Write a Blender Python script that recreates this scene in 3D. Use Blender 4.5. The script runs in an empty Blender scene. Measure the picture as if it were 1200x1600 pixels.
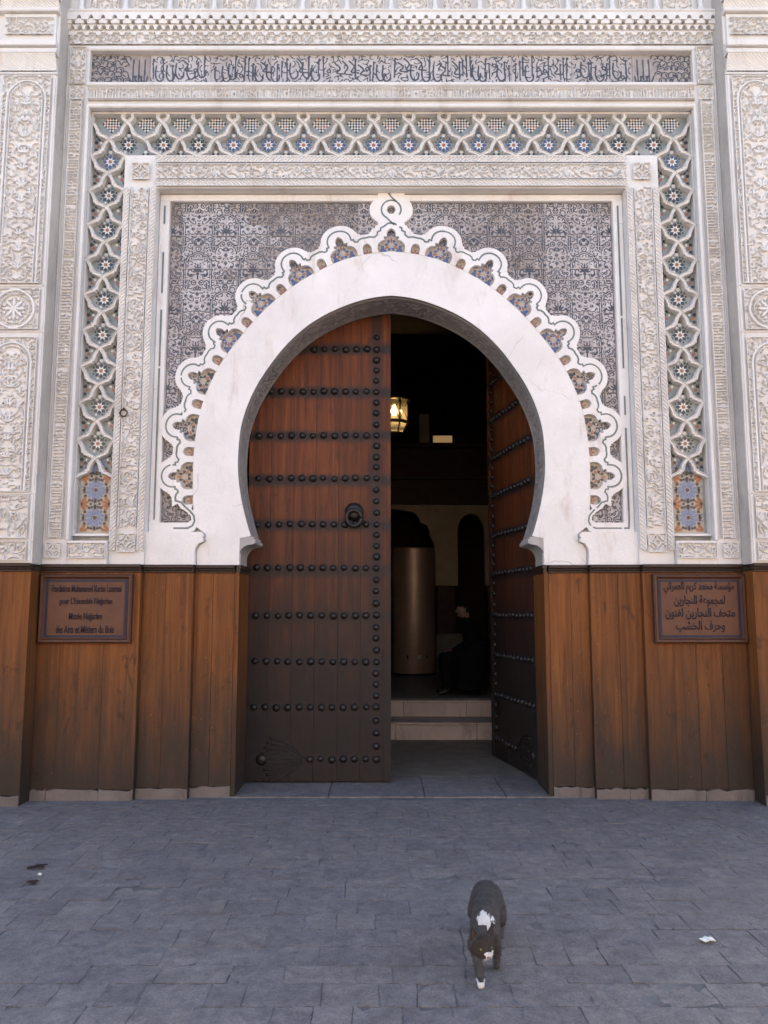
import bpy, math, random
import numpy as np
from mathutils import Vector, Matrix
from mathutils.geometry import tessellate_polygon

R = math.radians
scene = bpy.context.scene
COL = scene.collection

# ---------------------------------------------------------------- camera, sky, sun, exposure
cam = bpy.data.cameras.new('camera')
cam.sensor_fit = 'VERTICAL'
cam.sensor_height = 36.0
cam.lens = 28.125
cam.clip_end = 500
camo = bpy.data.objects.new('camera', cam)
camo.location = (-0.068, -7.0, 1.6)
camo.rotation_euler = (R(90 + 6.93), 0, 0)
COL.objects.link(camo)
scene.camera = camo

world = bpy.data.worlds.new('World')
scene.world = world
world.use_nodes = True
wn = world.node_tree.nodes
sky = wn.new('ShaderNodeTexSky')
sky.sky_type = 'NISHITA'
sky.sun_disc = False
SUN_EL, SUN_AZ = 40.0, 20.0          # azimuth measured from +Y (behind the gateway) towards +X
sky.sun_elevation = R(SUN_EL)
sky.sun_rotation = R(SUN_AZ)
sky.air_density = 1.0
sky.dust_density = 2.5
sky.ozone_density = 1.0
wn['Background'].inputs['Strength'].default_value = 0.15
world.node_tree.links.new(sky.outputs[0], wn['Background'].inputs['Color'])

sun = bpy.data.lights.new('sun', 'SUN')
sun.energy = 4.0
sun.angle = R(0.5)
sun.color = (1.0, 0.93, 0.82)
suno = bpy.data.objects.new('sun', sun)
d = Vector((math.sin(R(SUN_AZ)) * math.cos(R(SUN_EL)), math.cos(R(SUN_AZ)) * math.cos(R(SUN_EL)), math.sin(R(SUN_EL))))
suno.rotation_euler = d.to_track_quat('Z', 'Y').to_euler()
COL.objects.link(suno)

scene.view_settings.view_transform = 'Standard'
scene.view_settings.look = 'None'
scene.view_settings.exposure = 1.92
scene.view_settings.gamma = 1.0
scene.cycles.use_denoising = True
scene.cycles.max_bounces = 8
scene.cycles.diffuse_bounces = 4

# ---------------------------------------------------------------- materials
def nt(name):
    m = bpy.data.materials.new(name)
    m.use_nodes = True
    return m, m.node_tree.nodes, m.node_tree.links, m.node_tree.nodes['Principled BSDF']

def pos_node(n, l, scale=(1, 1, 1), coord='WORLD', rand=0.0):
    if coord == 'WORLD':
        src = n.new('ShaderNodeNewGeometry').outputs['Position']
    else:
        src = n.new('ShaderNodeTexCoord').outputs['Object']
    mp = n.new('ShaderNodeMapping')
    mp.inputs['Scale'].default_value = scale
    l.new(src, mp.inputs['Vector'])
    if rand:
        oi = n.new('ShaderNodeObjectInfo')
        mul = n.new('ShaderNodeMath'); mul.operation = 'MULTIPLY'; mul.inputs[1].default_value = rand
        l.new(oi.outputs['Random'], mul.inputs[0])
        cb = n.new('ShaderNodeCombineXYZ')
        for k in range(3):
            l.new(mul.outputs[0], cb.inputs[k])
        l.new(cb.outputs[0], mp.inputs['Location'])
    return mp.outputs[0]

def noise(n, l, vec, scale, detail=4, rough=0.55, dist=0.0):
    t = n.new('ShaderNodeTexNoise')
    t.inputs['Scale'].default_value = scale
    t.inputs['Detail'].default_value = detail
    t.inputs['Roughness'].default_value = rough
    t.inputs['Distortion'].default_value = dist
    l.new(vec, t.inputs['Vector'])
    return t.outputs['Fac']

def ramp(n, l, fac, stops):
    r = n.new('ShaderNodeValToRGB')
    el = r.color_ramp.elements
    while len(el) < len(stops):
        el.new(0.5)
    for e, (p, c) in zip(el, stops):
        e.position = p
        e.color = (*c, 1) if len(c) == 3 else c
    l.new(fac, r.inputs[0])
    return r.outputs['Color']

def mixc(n, l, fac, a, b, mode='MIX'):
    m = n.new('ShaderNodeMix'); m.data_type = 'RGBA'; m.blend_type = mode
    for s, v in ((0, fac), (6, a), (7, b)):
        if isinstance(v, (int, float)):
            m.inputs[s].default_value = v
        elif isinstance(v, tuple):
            m.inputs[s].default_value = (*v, 1)
        else:
            l.new(v, m.inputs[s])
    return m.outputs[2]

def math_n(n, l, op, a, b=None, c=None):
    m = n.new('ShaderNodeMath'); m.operation = op
    for k, v in enumerate((a, b, c)):
        if v is None:
            continue
        if isinstance(v, (int, float)):
            m.inputs[k].default_value = v
        else:
            l.new(v, m.inputs[k])
    return m.outputs[0]

def maprange(n, l, v, a, b, c=0.0, d=1.0):
    m = n.new('ShaderNodeMapRange'); m.interpolation_type = 'SMOOTHSTEP'
    l.new(v, m.inputs[0])
    for k, x in enumerate((a, b, c, d)):
        m.inputs[k + 1].default_value = x
    return m.outputs[0]

def add_bump(n, l, bsdf, h, strength, dist=0.01):
    b = n.new('ShaderNodeBump')
    b.inputs['Strength'].default_value = strength
    b.inputs['Distance'].default_value = dist
    l.new(h, b.inputs['Height'])
    l.new(b.outputs[0], bsdf.inputs['Normal'])

def simple(name, c1, c2=None, scale=5.0, rough=0.8, bump=0.0, bscale=60.0, metallic=0.0, spec=0.3, rand=0.0, coord='WORLD'):
    m, n, l, b = nt(name)
    vec = pos_node(n, l, coord=coord, rand=rand)
    if c2 is None:
        c2 = tuple(x * 0.8 for x in c1)
    f = noise(n, l, vec, scale, 5, 0.6)
    l.new(ramp(n, l, f, [(0.3, c1), (0.7, c2)]), b.inputs['Base Color'])
    b.inputs['Roughness'].default_value = rough
    b.inputs['Metallic'].default_value = metallic
    b.inputs['Specular IOR Level'].default_value = spec
    if bump:
        add_bump(n, l, b, noise(n, l, vec, bscale, 4, 0.6), bump)
    return m

def plaster(name, c1, c2, stain, amount=0.35, bump=0.15, cracks=False):
    m, n, l, b = nt(name)
    vec = pos_node(n, l)
    f = noise(n, l, vec, 2.2, 6, 0.62)
    base = ramp(n, l, f, [(0.32, c1), (0.68, c2)])
    s = noise(n, l, pos_node(n, l, (3, 3, 0.8)), 1.7, 7, 0.68, 0.4)
    sf = math_n(n, l, 'MULTIPLY', maprange(n, l, s, 0.52, 0.72), amount)
    base = mixc(n, l, sf, base, stain)
    if cracks:
        vo = n.new('ShaderNodeTexVoronoi'); vo.feature = 'DISTANCE_TO_EDGE'; vo.inputs['Scale'].default_value = 1.3
        wv = n.new('ShaderNodeMix'); wv.data_type = 'VECTOR'; wv.inputs[0].default_value = 0.12
        nz = n.new('ShaderNodeTexNoise'); nz.inputs['Scale'].default_value = 5; l.new(vec, nz.inputs['Vector'])
        l.new(vec, wv.inputs[4]); l.new(nz.outputs['Color'], wv.inputs[5])
        l.new(wv.outputs[1], vo.inputs['Vector'])
        ck = maprange(n, l, vo.outputs['Distance'], 0.0015, 0.006, 1.0, 0.0)
        pick = maprange(n, l, noise(n, l, vec, 1.4, 3), 0.52, 0.60)
        base = mixc(n, l, math_n(n, l, 'MULTIPLY', math_n(n, l, 'MULTIPLY', ck, pick), 0.55), base, (0.33, 0.27, 0.24))
        sp = maprange(n, l, noise(n, l, vec, 55, 2), 0.70, 0.76)
        base = mixc(n, l, math_n(n, l, 'MULTIPLY', sp, 0.5), base, (0.42, 0.36, 0.33))
    l.new(base, b.inputs['Base Color'])
    b.inputs['Roughness'].default_value = 0.85
    b.inputs['Specular IOR Level'].default_value = 0.2
    if bump:
        add_bump(n, l, b, math_n(n, l, 'ADD', noise(n, l, vec, 45, 6, 0.7), math_n(n, l, 'MULTIPLY', noise(n, l, vec, 6, 4, 0.6), 2.5)), bump, 0.008)
    return m

PL = plaster('carved_plaster', (0.735, 0.708, 0.678), (0.645, 0.618, 0.588), (0.49, 0.435, 0.39), 0.5)
PLD = plaster('weathered_plaster', (0.58, 0.53, 0.48), (0.46, 0.42, 0.38), (0.32, 0.28, 0.25), 0.6, 0.9)
WHITE = plaster('smooth_whitewash', (0.79, 0.76, 0.73), (0.70, 0.665, 0.635), (0.56, 0.46, 0.41), 0.7, 0.55, cracks=True)
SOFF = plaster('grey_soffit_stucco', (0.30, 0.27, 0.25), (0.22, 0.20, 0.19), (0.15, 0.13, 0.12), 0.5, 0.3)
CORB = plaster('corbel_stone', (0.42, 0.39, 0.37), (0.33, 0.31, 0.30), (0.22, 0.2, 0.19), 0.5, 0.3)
ZBG = simple('pale_green_zellige', (0.16, 0.19, 0.185), (0.34, 0.34, 0.32), 9, 0.35, 0.1, 30, spec=0.5)
ZWHITE = simple('white_zellige', (0.72, 0.70, 0.64), (0.62, 0.60, 0.56), 12, 0.3, 0, spec=0.5)
ZBLACK = simple('black_zellige', (0.030, 0.030, 0.034), (0.05, 0.045, 0.045), 12, 0.3, spec=0.5)
ZBLUE = simple('blue_zellige', (0.055, 0.085, 0.19), (0.09, 0.12, 0.22), 12, 0.3, spec=0.5)
ZSKY = simple('pale_blue_zellige', (0.10, 0.155, 0.30), (0.17, 0.22, 0.35), 14, 0.3, spec=0.5)
ZBROWN = simple('brown_zellige', (0.34, 0.12, 0.06), (0.28, 0.14, 0.09), 12, 0.3, spec=0.5)
ZORANGE = simple('orange_zellige', (0.34, 0.12, 0.035), (0.27, 0.09, 0.03), 14, 0.3, spec=0.5)
ZTAN = simple('cream_zellige', (0.46, 0.40, 0.33), (0.36, 0.30, 0.25), 30, 0.4, spec=0.5)
ZLINE = simple('grey_green_inlay', (0.11, 0.135, 0.13), (0.16, 0.18, 0.17), 14, 0.4, spec=0.5)
ZGREEN = simple('green_zellige', (0.03, 0.07, 0.06), (0.05, 0.09, 0.08), 14, 0.3, spec=0.5)
IRON = simple('dark_iron', (0.020, 0.019, 0.020), (0.035, 0.03, 0.028), 30, 0.42, 0.3, 120, metallic=0.6, spec=0.5)
RUST = simple('old_iron_ring', (0.07, 0.045, 0.03), (0.12, 0.07, 0.045), 40, 0.7, 0.3, 120, metallic=0.4)

def tile_mats():
    # glaze left standing and clay carved away; each tile carries its own 'wear'
    m, n, l, b = nt('tile_glaze')
    at = n.new('ShaderNodeAttribute'); at.attribute_type = 'OBJECT'; at.attribute_name = 'wear'
    vec = pos_node(n, l)
    f = noise(n, l, vec, 26, 4)
    dark = ramp(n, l, f, [(0.35, (0.030, 0.032, 0.042)), (0.7, (0.060, 0.058, 0.066))])
    worn = ramp(n, l, f, [(0.35, (0.09, 0.085, 0.095)), (0.7, (0.17, 0.15, 0.15))])
    l.new(mixc(n, l, at.outputs['Fac'], dark, worn), b.inputs['Base Color'])
    b.inputs['Roughness'].default_value = 0.35
    g = m
    m, n, l, b = nt('tile_clay')
    at = n.new('ShaderNodeAttribute'); at.attribute_type = 'OBJECT'; at.attribute_name = 'bright'
    vec = pos_node(n, l)
    f = noise(n, l, vec, 15, 5)
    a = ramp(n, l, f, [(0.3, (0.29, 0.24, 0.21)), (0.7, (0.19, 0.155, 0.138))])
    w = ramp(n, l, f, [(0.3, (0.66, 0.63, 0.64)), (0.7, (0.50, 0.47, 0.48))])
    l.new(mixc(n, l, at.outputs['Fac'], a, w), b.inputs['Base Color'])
    b.inputs['Roughness'].default_value = 0.8
    return g, m
GLAZE, CLAY = tile_mats()
GROUT = simple('tile_grout', (0.42, 0.38, 0.35), (0.30, 0.27, 0.25), 20, 0.9)

def wood(name, light, mid, dark, grime, coord='WORLD', z0=0.15, z1=1.35, gmax=0.85, rand=30.0, rows=False, gloss=0.5, gn_amp=-2.2):
    m, n, l, b = nt(name)
    v = pos_node(n, l, (13, 13, 0.55), coord, rand)
    f = noise(n, l, v, 1.6, 7, 0.62, 0.6)
    base = ramp(n, l, f, [(0.28, dark), (0.5, mid), (0.74, light)])
    vf = pos_node(n, l, (90, 90, 1.6), coord, rand)
    ff = noise(n, l, vf, 2.0, 4, 0.6)
    base = mixc(n, l, 0.45, base, ramp(n, l, ff, [(0.3, (0.45, 0.42, 0.40)), (0.7, (1.0, 1.0, 1.0))]), 'MULTIPLY')
    oi = n.new('ShaderNodeObjectInfo')
    tone = ramp(n, l, oi.outputs['Random'], [(0, (0.80, 0.78, 0.77)), (0.5, (0.92, 0.90, 0.89)), (1, (1.08, 1.04, 1.0))])
    base = mixc(n, l, 1.0, base, tone, 'MULTIPLY')
    # grime rubbed into the lower boards, ragged edge
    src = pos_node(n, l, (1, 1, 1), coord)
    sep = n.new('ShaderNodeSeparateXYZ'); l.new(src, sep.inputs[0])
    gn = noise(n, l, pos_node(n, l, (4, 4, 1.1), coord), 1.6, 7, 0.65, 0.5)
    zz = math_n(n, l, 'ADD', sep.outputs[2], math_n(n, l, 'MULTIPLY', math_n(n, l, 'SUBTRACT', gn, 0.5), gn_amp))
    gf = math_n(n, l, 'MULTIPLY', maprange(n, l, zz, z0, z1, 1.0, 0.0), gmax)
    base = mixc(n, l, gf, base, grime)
    rgh = 0.5
    if rows:
        t = math_n(n, l, 'DIVIDE', math_n(n, l, 'SUBTRACT', sep.outputs[2], 0.219), 0.4361)
        t = math_n(n, l, 'ABSOLUTE', math_n(n, l, 'SUBTRACT', t, math_n(n, l, 'ROUND', t)))
        t = math_n(n, l, 'ADD', t, math_n(n, l, 'MULTIPLY', math_n(n, l, 'SUBTRACT', gn, 0.5), 0.16))
        sf = maprange(n, l, t, 0.04, 0.20, 0.93, 0.0)
        c = math_n(n, l, 'ABSOLUTE', math_n(n, l, 'SUBTRACT', math_n(n, l, 'ABSOLUTE', sep.outputs[0]), 1.233))
        cf = maprange(n, l, c, 0.03, 0.075, 0.8, 0.0)
        sf = math_n(n, l, 'MAXIMUM', sf, cf)
        base = mixc(n, l, sf, base, (0.022, 0.017, 0.017))
    # rubbed dark smudges and knots
    sm = noise(n, l, pos_node(n, l, (5, 5, 2.2), coord, rand * 0.3), 1.5, 6, 0.7, 0.8)
    base = mixc(n, l, math_n(n, l, 'MULTIPLY', maprange(n, l, sm, 0.56, 0.70), 0.65), base, (0.028, 0.018, 0.013))
    sp = noise(n, l, pos_node(n, l, (1, 1, 1), coord), 70, 2, 0.5)
    base = mixc(n, l, math_n(n, l, 'MULTIPLY', maprange(n, l, sp, 0.70, 0.76), 0.35), base, (0.30, 0.26, 0.22))
    l.new(base, b.inputs['Base Color'])
    b.inputs['Roughness'].default_value = gloss
    b.inputs['Specular IOR Level'].default_value = 0.2
    add_bump(n, l, b, ff, 0.4, 0.005)
    return m

WAIN = wood('cedar_wainscot', (0.285, 0.110, 0.029), (0.198, 0.072, 0.019), (0.108, 0.040, 0.012), (0.032, 0.026, 0.021), z0=0.0, z1=1.6, gmax=0.95, gloss=0.62, gn_amp=-1.5)
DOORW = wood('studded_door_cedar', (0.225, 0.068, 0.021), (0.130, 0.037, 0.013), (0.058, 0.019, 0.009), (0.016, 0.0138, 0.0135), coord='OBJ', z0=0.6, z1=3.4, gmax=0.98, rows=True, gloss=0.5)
MOULD = simple('dark_moulding_wood', (0.042, 0.022, 0.014), (0.026, 0.015, 0.011), 30, 0.45)
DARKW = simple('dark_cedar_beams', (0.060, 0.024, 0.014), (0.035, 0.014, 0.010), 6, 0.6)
SIGNW = simple('sign_board_wood', (0.125, 0.050, 0.026), (0.090, 0.037, 0.020), 8, 0.55)
SIGNF = simple('sign_frame_wood', (0.075, 0.028, 0.016), (0.055, 0.020, 0.012), 12, 0.4)
SIGNB = simple('navy_sign_paint', (0.012, 0.013, 0.036), (0.018, 0.017, 0.034), 20, 0.5)
SIGNT = simple('dark_sign_letters', (0.012, 0.009, 0.018), (0.018, 0.012, 0.02), 20, 0.5)
STONE_B = plaster('plinth_stone', (0.19, 0.16, 0.145), (0.125, 0.105, 0.094), (0.065, 0.054, 0.048), 0.9, 0.8)

def paving_mat():
    m, n, l, b = nt('worn_paving')
    vec = pos_node(n, l, rand=0)
    f = noise(n, l, vec, 4.0, 7, 0.68)
    base = ramp(n, l, f, [(0.3, (0.160, 0.148, 0.145)), (0.7, (0.235, 0.216, 0.207))])
    f3 = noise(n, l, vec, 14, 6, 0.75)
    base = mixc(n, l, 0.7, base, ramp(n, l, f3, [(0.33, (0.52, 0.52, 0.54)), (0.67, (1.25, 1.22, 1.18))]), 'MULTIPLY')
    f2 = noise(n, l, vec, 95, 3, 0.8)
    base = mixc(n, l, 0.6, base, ramp(n, l, f2, [(0.35, (0.50, 0.50, 0.52)), (0.65, (1.2, 1.18, 1.16))]), 'MULTIPLY')
    oi = n.new('ShaderNodeObjectInfo')
    tone = ramp(n, l, oi.outputs['Random'], [(0, (0.88, 0.87, 0.89)), (0.5, (0.97, 0.96, 0.96)), (1, (1.08, 1.05, 1.02))])
    base = mixc(n, l, 1.0, base, tone, 'MULTIPLY')
    st = noise(n, l, vec, 1.1, 6, 0.7, 0.5)
    base = mixc(n, l, math_n(n, l, 'MULTIPLY', maprange(n, l, st, 0.55, 0.75), 0.5), base, (0.10, 0.085, 0.075))
    l.new(base, b.inputs['Base Color'])
    b.inputs['Roughness'].default_value = 0.72
    b.inputs['Specular IOR Level'].default_value = 0.25
    hb = math_n(n, l, 'ADD', math_n(n, l, 'MULTIPLY', noise(n, l, vec, 11, 5, 0.65), 0.8), math_n(n, l, 'MULTIPLY', f2, 0.35))
    add_bump(n, l, b, hb, 0.8, 0.016)
    return m
PAVE = paving_mat()
JOINT = simple('paving_joint_dirt', (0.070, 0.066, 0.066), (0.20, 0.185, 0.178), 3.5, 0.95, 0.5, 90)
FLOOR = simple('passage_floor_stone', (0.22, 0.19, 0.15), (0.13, 0.112, 0.09), 5, 0.6, 0.2, 30)
STEP = plaster('step_marble', (0.52, 0.42, 0.36), (0.40, 0.33, 0.28), (0.18, 0.145, 0.12), 0.7, 0.3)
INNERW = simple('inner_plaster', (0.45, 0.38, 0.28), (0.36, 0.30, 0.22), 4, 0.85)

# ---------------------------------------------------------------- mesh helpers
def link(name, data, parent=None, loc=(0, 0, 0), rot=None, **props):
    o = bpy.data.objects.new(name, data)
    COL.objects.link(o)
    o.location = loc
    if rot:
        o.rotation_euler = rot
    if parent:
        o.parent = parent
    for k, v in props.items():
        o[k] = v
    return o

def mk(name, verts, faces, mats, mi=None, smooth=False):
    me = bpy.data.meshes.new(name)
    me.from_pydata(verts, [], faces)
    for m in (mats if isinstance(mats, (list, tuple)) else [mats]):
        me.materials.append(m)
    if mi is not None:
        me.polygons.foreach_set('material_index', mi)
    if smooth:
        me.polygons.foreach_set('use_smooth', [True] * len(me.polygons))
    me.update()
    return me

class MB:
    def __init__(s):
        s.v, s.f, s.m, s.sm = [], [], [], []
    def add(s, verts, faces, mi=0, smooth=False):
        o = len(s.v)
        s.v += [tuple(p) for p in verts]
        for f in faces:
            s.f.append(tuple(i + o for i in f)); s.m.append(mi); s.sm.append(smooth)
        return s
    def box(s, x0, x1, y0, y1, z0, z1, mi=0):
        v = [(x0, y0, z0), (x1, y0, z0), (x1, y1, z0), (x0, y1, z0), (x0, y0, z1), (x1, y0, z1), (x1, y1, z1), (x0, y1, z1)]
        return s.add(v, [(0, 3, 2, 1), (4, 5, 6, 7), (0, 1, 5, 4), (1, 2, 6, 5), (2, 3, 7, 6), (3, 0, 4, 7)], mi)
    def bbox(s, x0, x1, y0, y1, z0, z1, c=0.006, mi=0):
        # box with chamfered front edges (front = -Y)
        a = [(x0, z0), (x1, z0), (x1, z1), (x0, z1)]
        i = [(x0 + c, z0 + c), (x1 - c, z0 + c), (x1 - c, z1 - c), (x0 + c, z1 - c)]
        v = [(x, y1, z) for x, z in a] + [(x, y0 + c, z) for x, z in a] + [(x, y0, z) for x, z in i]
        f = [(8, 9, 10, 11)]
        for k in range(4):
            j = (k + 1) % 4
            f += [(k, j, 4 + j, 4 + k), (4 + k, 4 + j, 8 + j, 8 + k)]
        return s.add(v, f, mi)
    def poly(s, loops, y0, y1, mi=0, back=False):
        # loops of (x, z), first the outline, then holes; front at y0, back at y1
        def area(p):
            return sum(p[i][0] * p[(i + 1) % len(p)][1] - p[(i + 1) % len(p)][0] * p[i][1] for i in range(len(p)))
        ls = []
        for k, p in enumerate(loops):
            p = list(p)
            if (area(p) < 0) == (k == 0):
                p.reverse()
            ls.append(p)
        flat = [q for p in ls for q in p]
        tris = tessellate_polygon([[Vector((x, z, 0)) for x, z in p] for p in ls])
        ft = []
        for t in tris:
            a, b, c = (flat[i] for i in t)
            ar = (b[0] - a[0]) * (c[1] - a[1]) - (c[0] - a[0]) * (b[1] - a[1])
            if abs(ar) < 1e-12:
                continue
            ft.append(tuple(t) if ar > 0 else tuple(reversed(t)))
        s.add([(x, y0, z) for x, z in flat], ft, mi)
        v, f = [], []
        for p in ls:
            o = len(v); k = len(p)
            v += [(x, y0, z) for x, z in p] + [(x, y1, z) for x, z in p]
            for i in range(k):
                j = (i + 1) % k
                f.append((o + i, o + k + i, o + k + j, o + j))
        s.add(v, f, mi)
        if back:
            s.add([(x, y1, z) for x, z in flat], [tuple(reversed(t)) for t in ft], mi)
        return s
    def ribbon(s, path, prof, hs=None, mi=0, ybase=0.0, smooth=False, closed=False):
        # sweep of a profile [(offset, height)] along a path of (x, z); height towards -Y
        n = len(path); v = []; P = [Vector((x, z)) for x, z in path]
        for i in range(n):
            if closed:
                a, b = P[i - 1], P[(i + 1) % n]
                d1 = (P[i] - a); d2 = (b - P[i])
            else:
                d1 = (P[i] - P[i - 1]) if i else (P[1] - P[0])
                d2 = (P[i + 1] - P[i]) if i < n - 1 else d1
            d1 = d1.normalized(); d2 = d2.normalized()
            t = (d1 + d2)
            t = t.normalized() if t.length > 1e-6 else d1
            nn = Vector((-t.y, t.x))
            k = 1 / max(0.5, nn.dot(Vector((-d1.y, d1.x))))
            h0 = hs[i] if hs else 0
            for o, h in prof:
                q = P[i] + nn * (o * k)
                v.append((q.x, ybase - h - (h0 if h > 0 else 0), q.y))
        m = len(prof); f = []
        for i in range(n if closed else n - 1):
            j = (i + 1) % n
            for c in range(m - 1):
                f.append((i * m + c, j * m + c, j * m + c + 1, i * m + c + 1)[::-1])
        return s.add(v, f, mi, smooth)
    def lathe(s, prof, c=(0, 0, 0), n=12, mi=0, axis='Z', smooth=True, a0=0.0):
        v, f = [], []
        for r, h in prof:
            for k in range(n):
                a = a0 + 2 * math.pi * k / n
                x, y = r * math.cos(a), r * math.sin(a)
                if axis == 'Z': v.append((c[0] + x, c[1] + y, c[2] + h))
                else: v.append((c[0] + x, c[1] - h, c[2] + y))
        for i in range(len(prof) - 1):
            for k in range(n):
                j = (k + 1) % n
                f.append((i * n + k, i * n + j, (i + 1) * n + j, (i + 1) * n + k))
        return s.add(v, f, mi, smooth)
    def tube(s, pts, r, n=8, mi=0):
        P = [Vector(p) for p in pts]; v, f = [], []
        for i, p in enumerate(P):
            t = (P[min(i + 1, len(P) - 1)] - P[max(i - 1, 0)]).normalized()
            u = t.cross(Vector((0.3, 0.9, 0.21))).normalized(); w = t.cross(u)
            rr = r[i] if isinstance(r, (list, tuple)) else r
            for k in range(n):
                a = 2 * math.pi * k / n
                v.append(p + u * (rr * math.cos(a)) + w * (rr * math.sin(a)))
        for i in range(len(P) - 1):
            for k in range(n):
                j = (k + 1) % n
                f.append((i * n + k, (i + 1) * n + k, (i + 1) * n + j, i * n + j))
        f += [tuple(range(n)), tuple(range((len(P) - 1) * n, len(P) * n))[::-1]]
        return s.add(v, f, mi, True)
    def mesh(s, name, mats):
        me = mk(name, s.v, s.f, mats, s.m)
        me.polygons.foreach_set('use_smooth', s.sm)
        return me
    def build(s, name, mats, parent=None, loc=(0, 0, 0), rot=None, **props):
        return link(name, s.mesh(name, mats), parent, loc, rot, **props)

def hf_mesh(name, H, w, h, mats, mi=None, smooth=True):
    ny, nx = H.shape
    gx, gz = np.meshgrid(np.linspace(0, w, nx), np.linspace(0, h, ny))
    co = np.stack([gx, -H, gz], -1).reshape(-1, 3).astype(np.float32)
    idx = np.arange(nx * ny).reshape(ny, nx)
    q = np.stack([idx[:-1, :-1], idx[:-1, 1:], idx[1:, 1:], idx[1:, :-1]], -1).reshape(-1, 4).astype(np.int32)
    me = bpy.data.meshes.new(name)
    me.vertices.add(len(co)); me.vertices.foreach_set('co', co.ravel())
    me.loops.add(q.size); me.loops.foreach_set('vertex_index', q.ravel())
    me.polygons.add(len(q))
    me.polygons.foreach_set('loop_start', np.arange(0, q.size, 4, dtype=np.int32))
    me.polygons.foreach_set('use_smooth', np.full(len(q), smooth))
    for m in (mats if isinstance(mats, (list, tuple)) else [mats]):
        me.materials.append(m)
    if mi is not None:
        me.polygons.foreach_set('material_index', mi.ravel().astype(np.int32))
    me.update(calc_edges=True)
    return me

class Ink:
    """signed distance of a drawn ornament on a grid"""
    def __init__(s, X, Y):
        s.X, s.Y = X, Y
        s.sd = np.full(X.shape, 1.0)
    def put(s, d):
        s.sd = np.minimum(s.sd, d); return s
    def dist(s, path):
        best = np.full(s.X.shape, 9.0)
        for (ax, ay), (bx, by) in zip(path[:-1], path[1:]):
            dx, dy = bx - ax, by - ay
            L = dx * dx + dy * dy + 1e-12
            t = np.clip(((s.X - ax) * dx + (s.Y - ay) * dy) / L, 0, 1)
            best = np.minimum(best, np.hypot(s.X - ax - t * dx, s.Y - ay - t * dy))
        return best
    def line(s, path, w):
        return s.put(s.dist(path) - w)
    def dline(s, path, off, w):
        return s.put(np.abs(s.dist(path) - off) - w)
    def ring(s, c, r, w):
        return s.put(np.abs(np.hypot(s.X - c[0], s.Y - c[1]) - r) - w)
    def dot(s, c, r):
        return s.put(np.hypot(s.X - c[0], s.Y - c[1]) - r)
    def leaf(s, c, ang, L, W):
        ca, sa = math.cos(ang), math.sin(ang)
        u = (s.X - c[0]) * ca + (s.Y - c[1]) * sa
        v = -(s.X - c[0]) * sa + (s.Y - c[1]) * ca
        u = u - L / 2
        rad = np.clip(1 - (2 * u / L) ** 2, 0, 1)
        return s.put(np.where(np.abs(u) < L / 2, np.abs(v) - W * rad, 0.05))

def doodle(w, h, seed, gap=0.018, step=0.007, tries=260, pre=None, kmin=8, kmax=34, maxn=22, m=0.006):
    rnd = random.Random(seed)
    pts = [p for path in (pre or []) for p in path]
    out = []
    arr = np.array(pts) if pts else np.zeros((0, 2))
    for _ in range(tries):
        p = (rnd.uniform(m, w - m), rnd.uniform(m, h - m))
        if len(arr) and np.min(np.hypot(arr[:, 0] - p[0], arr[:, 1] - p[1])) < gap:
            continue
        a = rnd.uniform(0, 6.283); k = rnd.choice((-1, 1)) * rnd.uniform(kmin, kmax); g = rnd.uniform(1.0, 1.10)
        path = [p]
        for i in range(maxn):
            a += k * step; k *= g
            q = (path[-1][0] + math.cos(a) * step, path[-1][1] + math.sin(a) * step)
            if not (m < q[0] < w - m and m < q[1] < h - m):
                break
            if len(arr) and np.min(np.hypot(arr[:, 0] - q[0], arr[:, 1] - q[1])) < gap:
                break
            old = path[:-int(gap * 1.7 / step)] if len(path) > 5 else []
            if old and min(math.hypot(q[0] - o[0], q[1] - o[1]) for o in old) < gap * 0.8:
                break
            path.append(q)
        if len(path) >= 3:
            out.append(path)
            arr = np.vstack([arr, np.array(path)])
    return out

def relief(sd, depth, soft=0.0016, base=0.002):
    return base + depth * np.clip(0.5 - sd / (2 * soft), 0, 1)

def grid(w, h, res):
    nx, ny = max(2, int(round(w / res)) + 1), max(2, int(round(h / res)) + 1)
    return np.meshgrid(np.linspace(0, w, nx), np.linspace(0, h, ny))

def doodle_panel(name, w, h, seed, mat=PL, res=0.0044, depth=0.028, gap=0.0205, wid=0.0046, border=True, mirror=False, kmin=8, kmax=34):
    X, Y = grid(w, h, res)
    if mirror:
        I = Ink(np.abs(X - w / 2), Y)
        st = doodle(w / 2, h, seed, gap, kmin=kmin, kmax=kmax)
    else:
        I = Ink(X, Y)
        st = doodle(w, h, seed, gap, tries=520, kmin=kmin, kmax=kmax)
    for p in st:
        I.line(p, wid)
        if len(p) > 4:
            a = math.atan2(p[-1][1] - p[-2][1], p[-1][0] - p[-2][0])
            I.leaf(p[-1], a, 0.024, 0.0085)
    sd = I.sd
    if border:
        e = np.minimum(np.minimum(X, w - X), np.minimum(Y, h - Y)) if 0.6 < w / h < 1.7 or mirror else (np.minimum(X, w - X) if w < h else np.minimum(Y, h - Y))
        sd = np.minimum(sd, e - 0.006)
    return hf_mesh(name, relief(sd, depth), w, h, mat, None, False)

def catmull(pts, n=8):
    out = []
    P = [pts[0]] + list(pts) + [pts[-1]]
    for i in range(1, len(P) - 2):
        for k in range(n):
            t = k / n
            a, b, c, d_ = P[i - 1], P[i], P[i + 1], P[i + 2]
            out.append(tuple(0.5 * ((2 * b[j]) + (-a[j] + c[j]) * t + (2 * a[j] - 5 * b[j] + 4 * c[j] - d_[j]) * t * t + (-a[j] + 3 * b[j] - 3 * c[j] + d_[j]) * t ** 3) for j in range(len(b))))
    out.append(tuple(pts[-1]))
    return out

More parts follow.
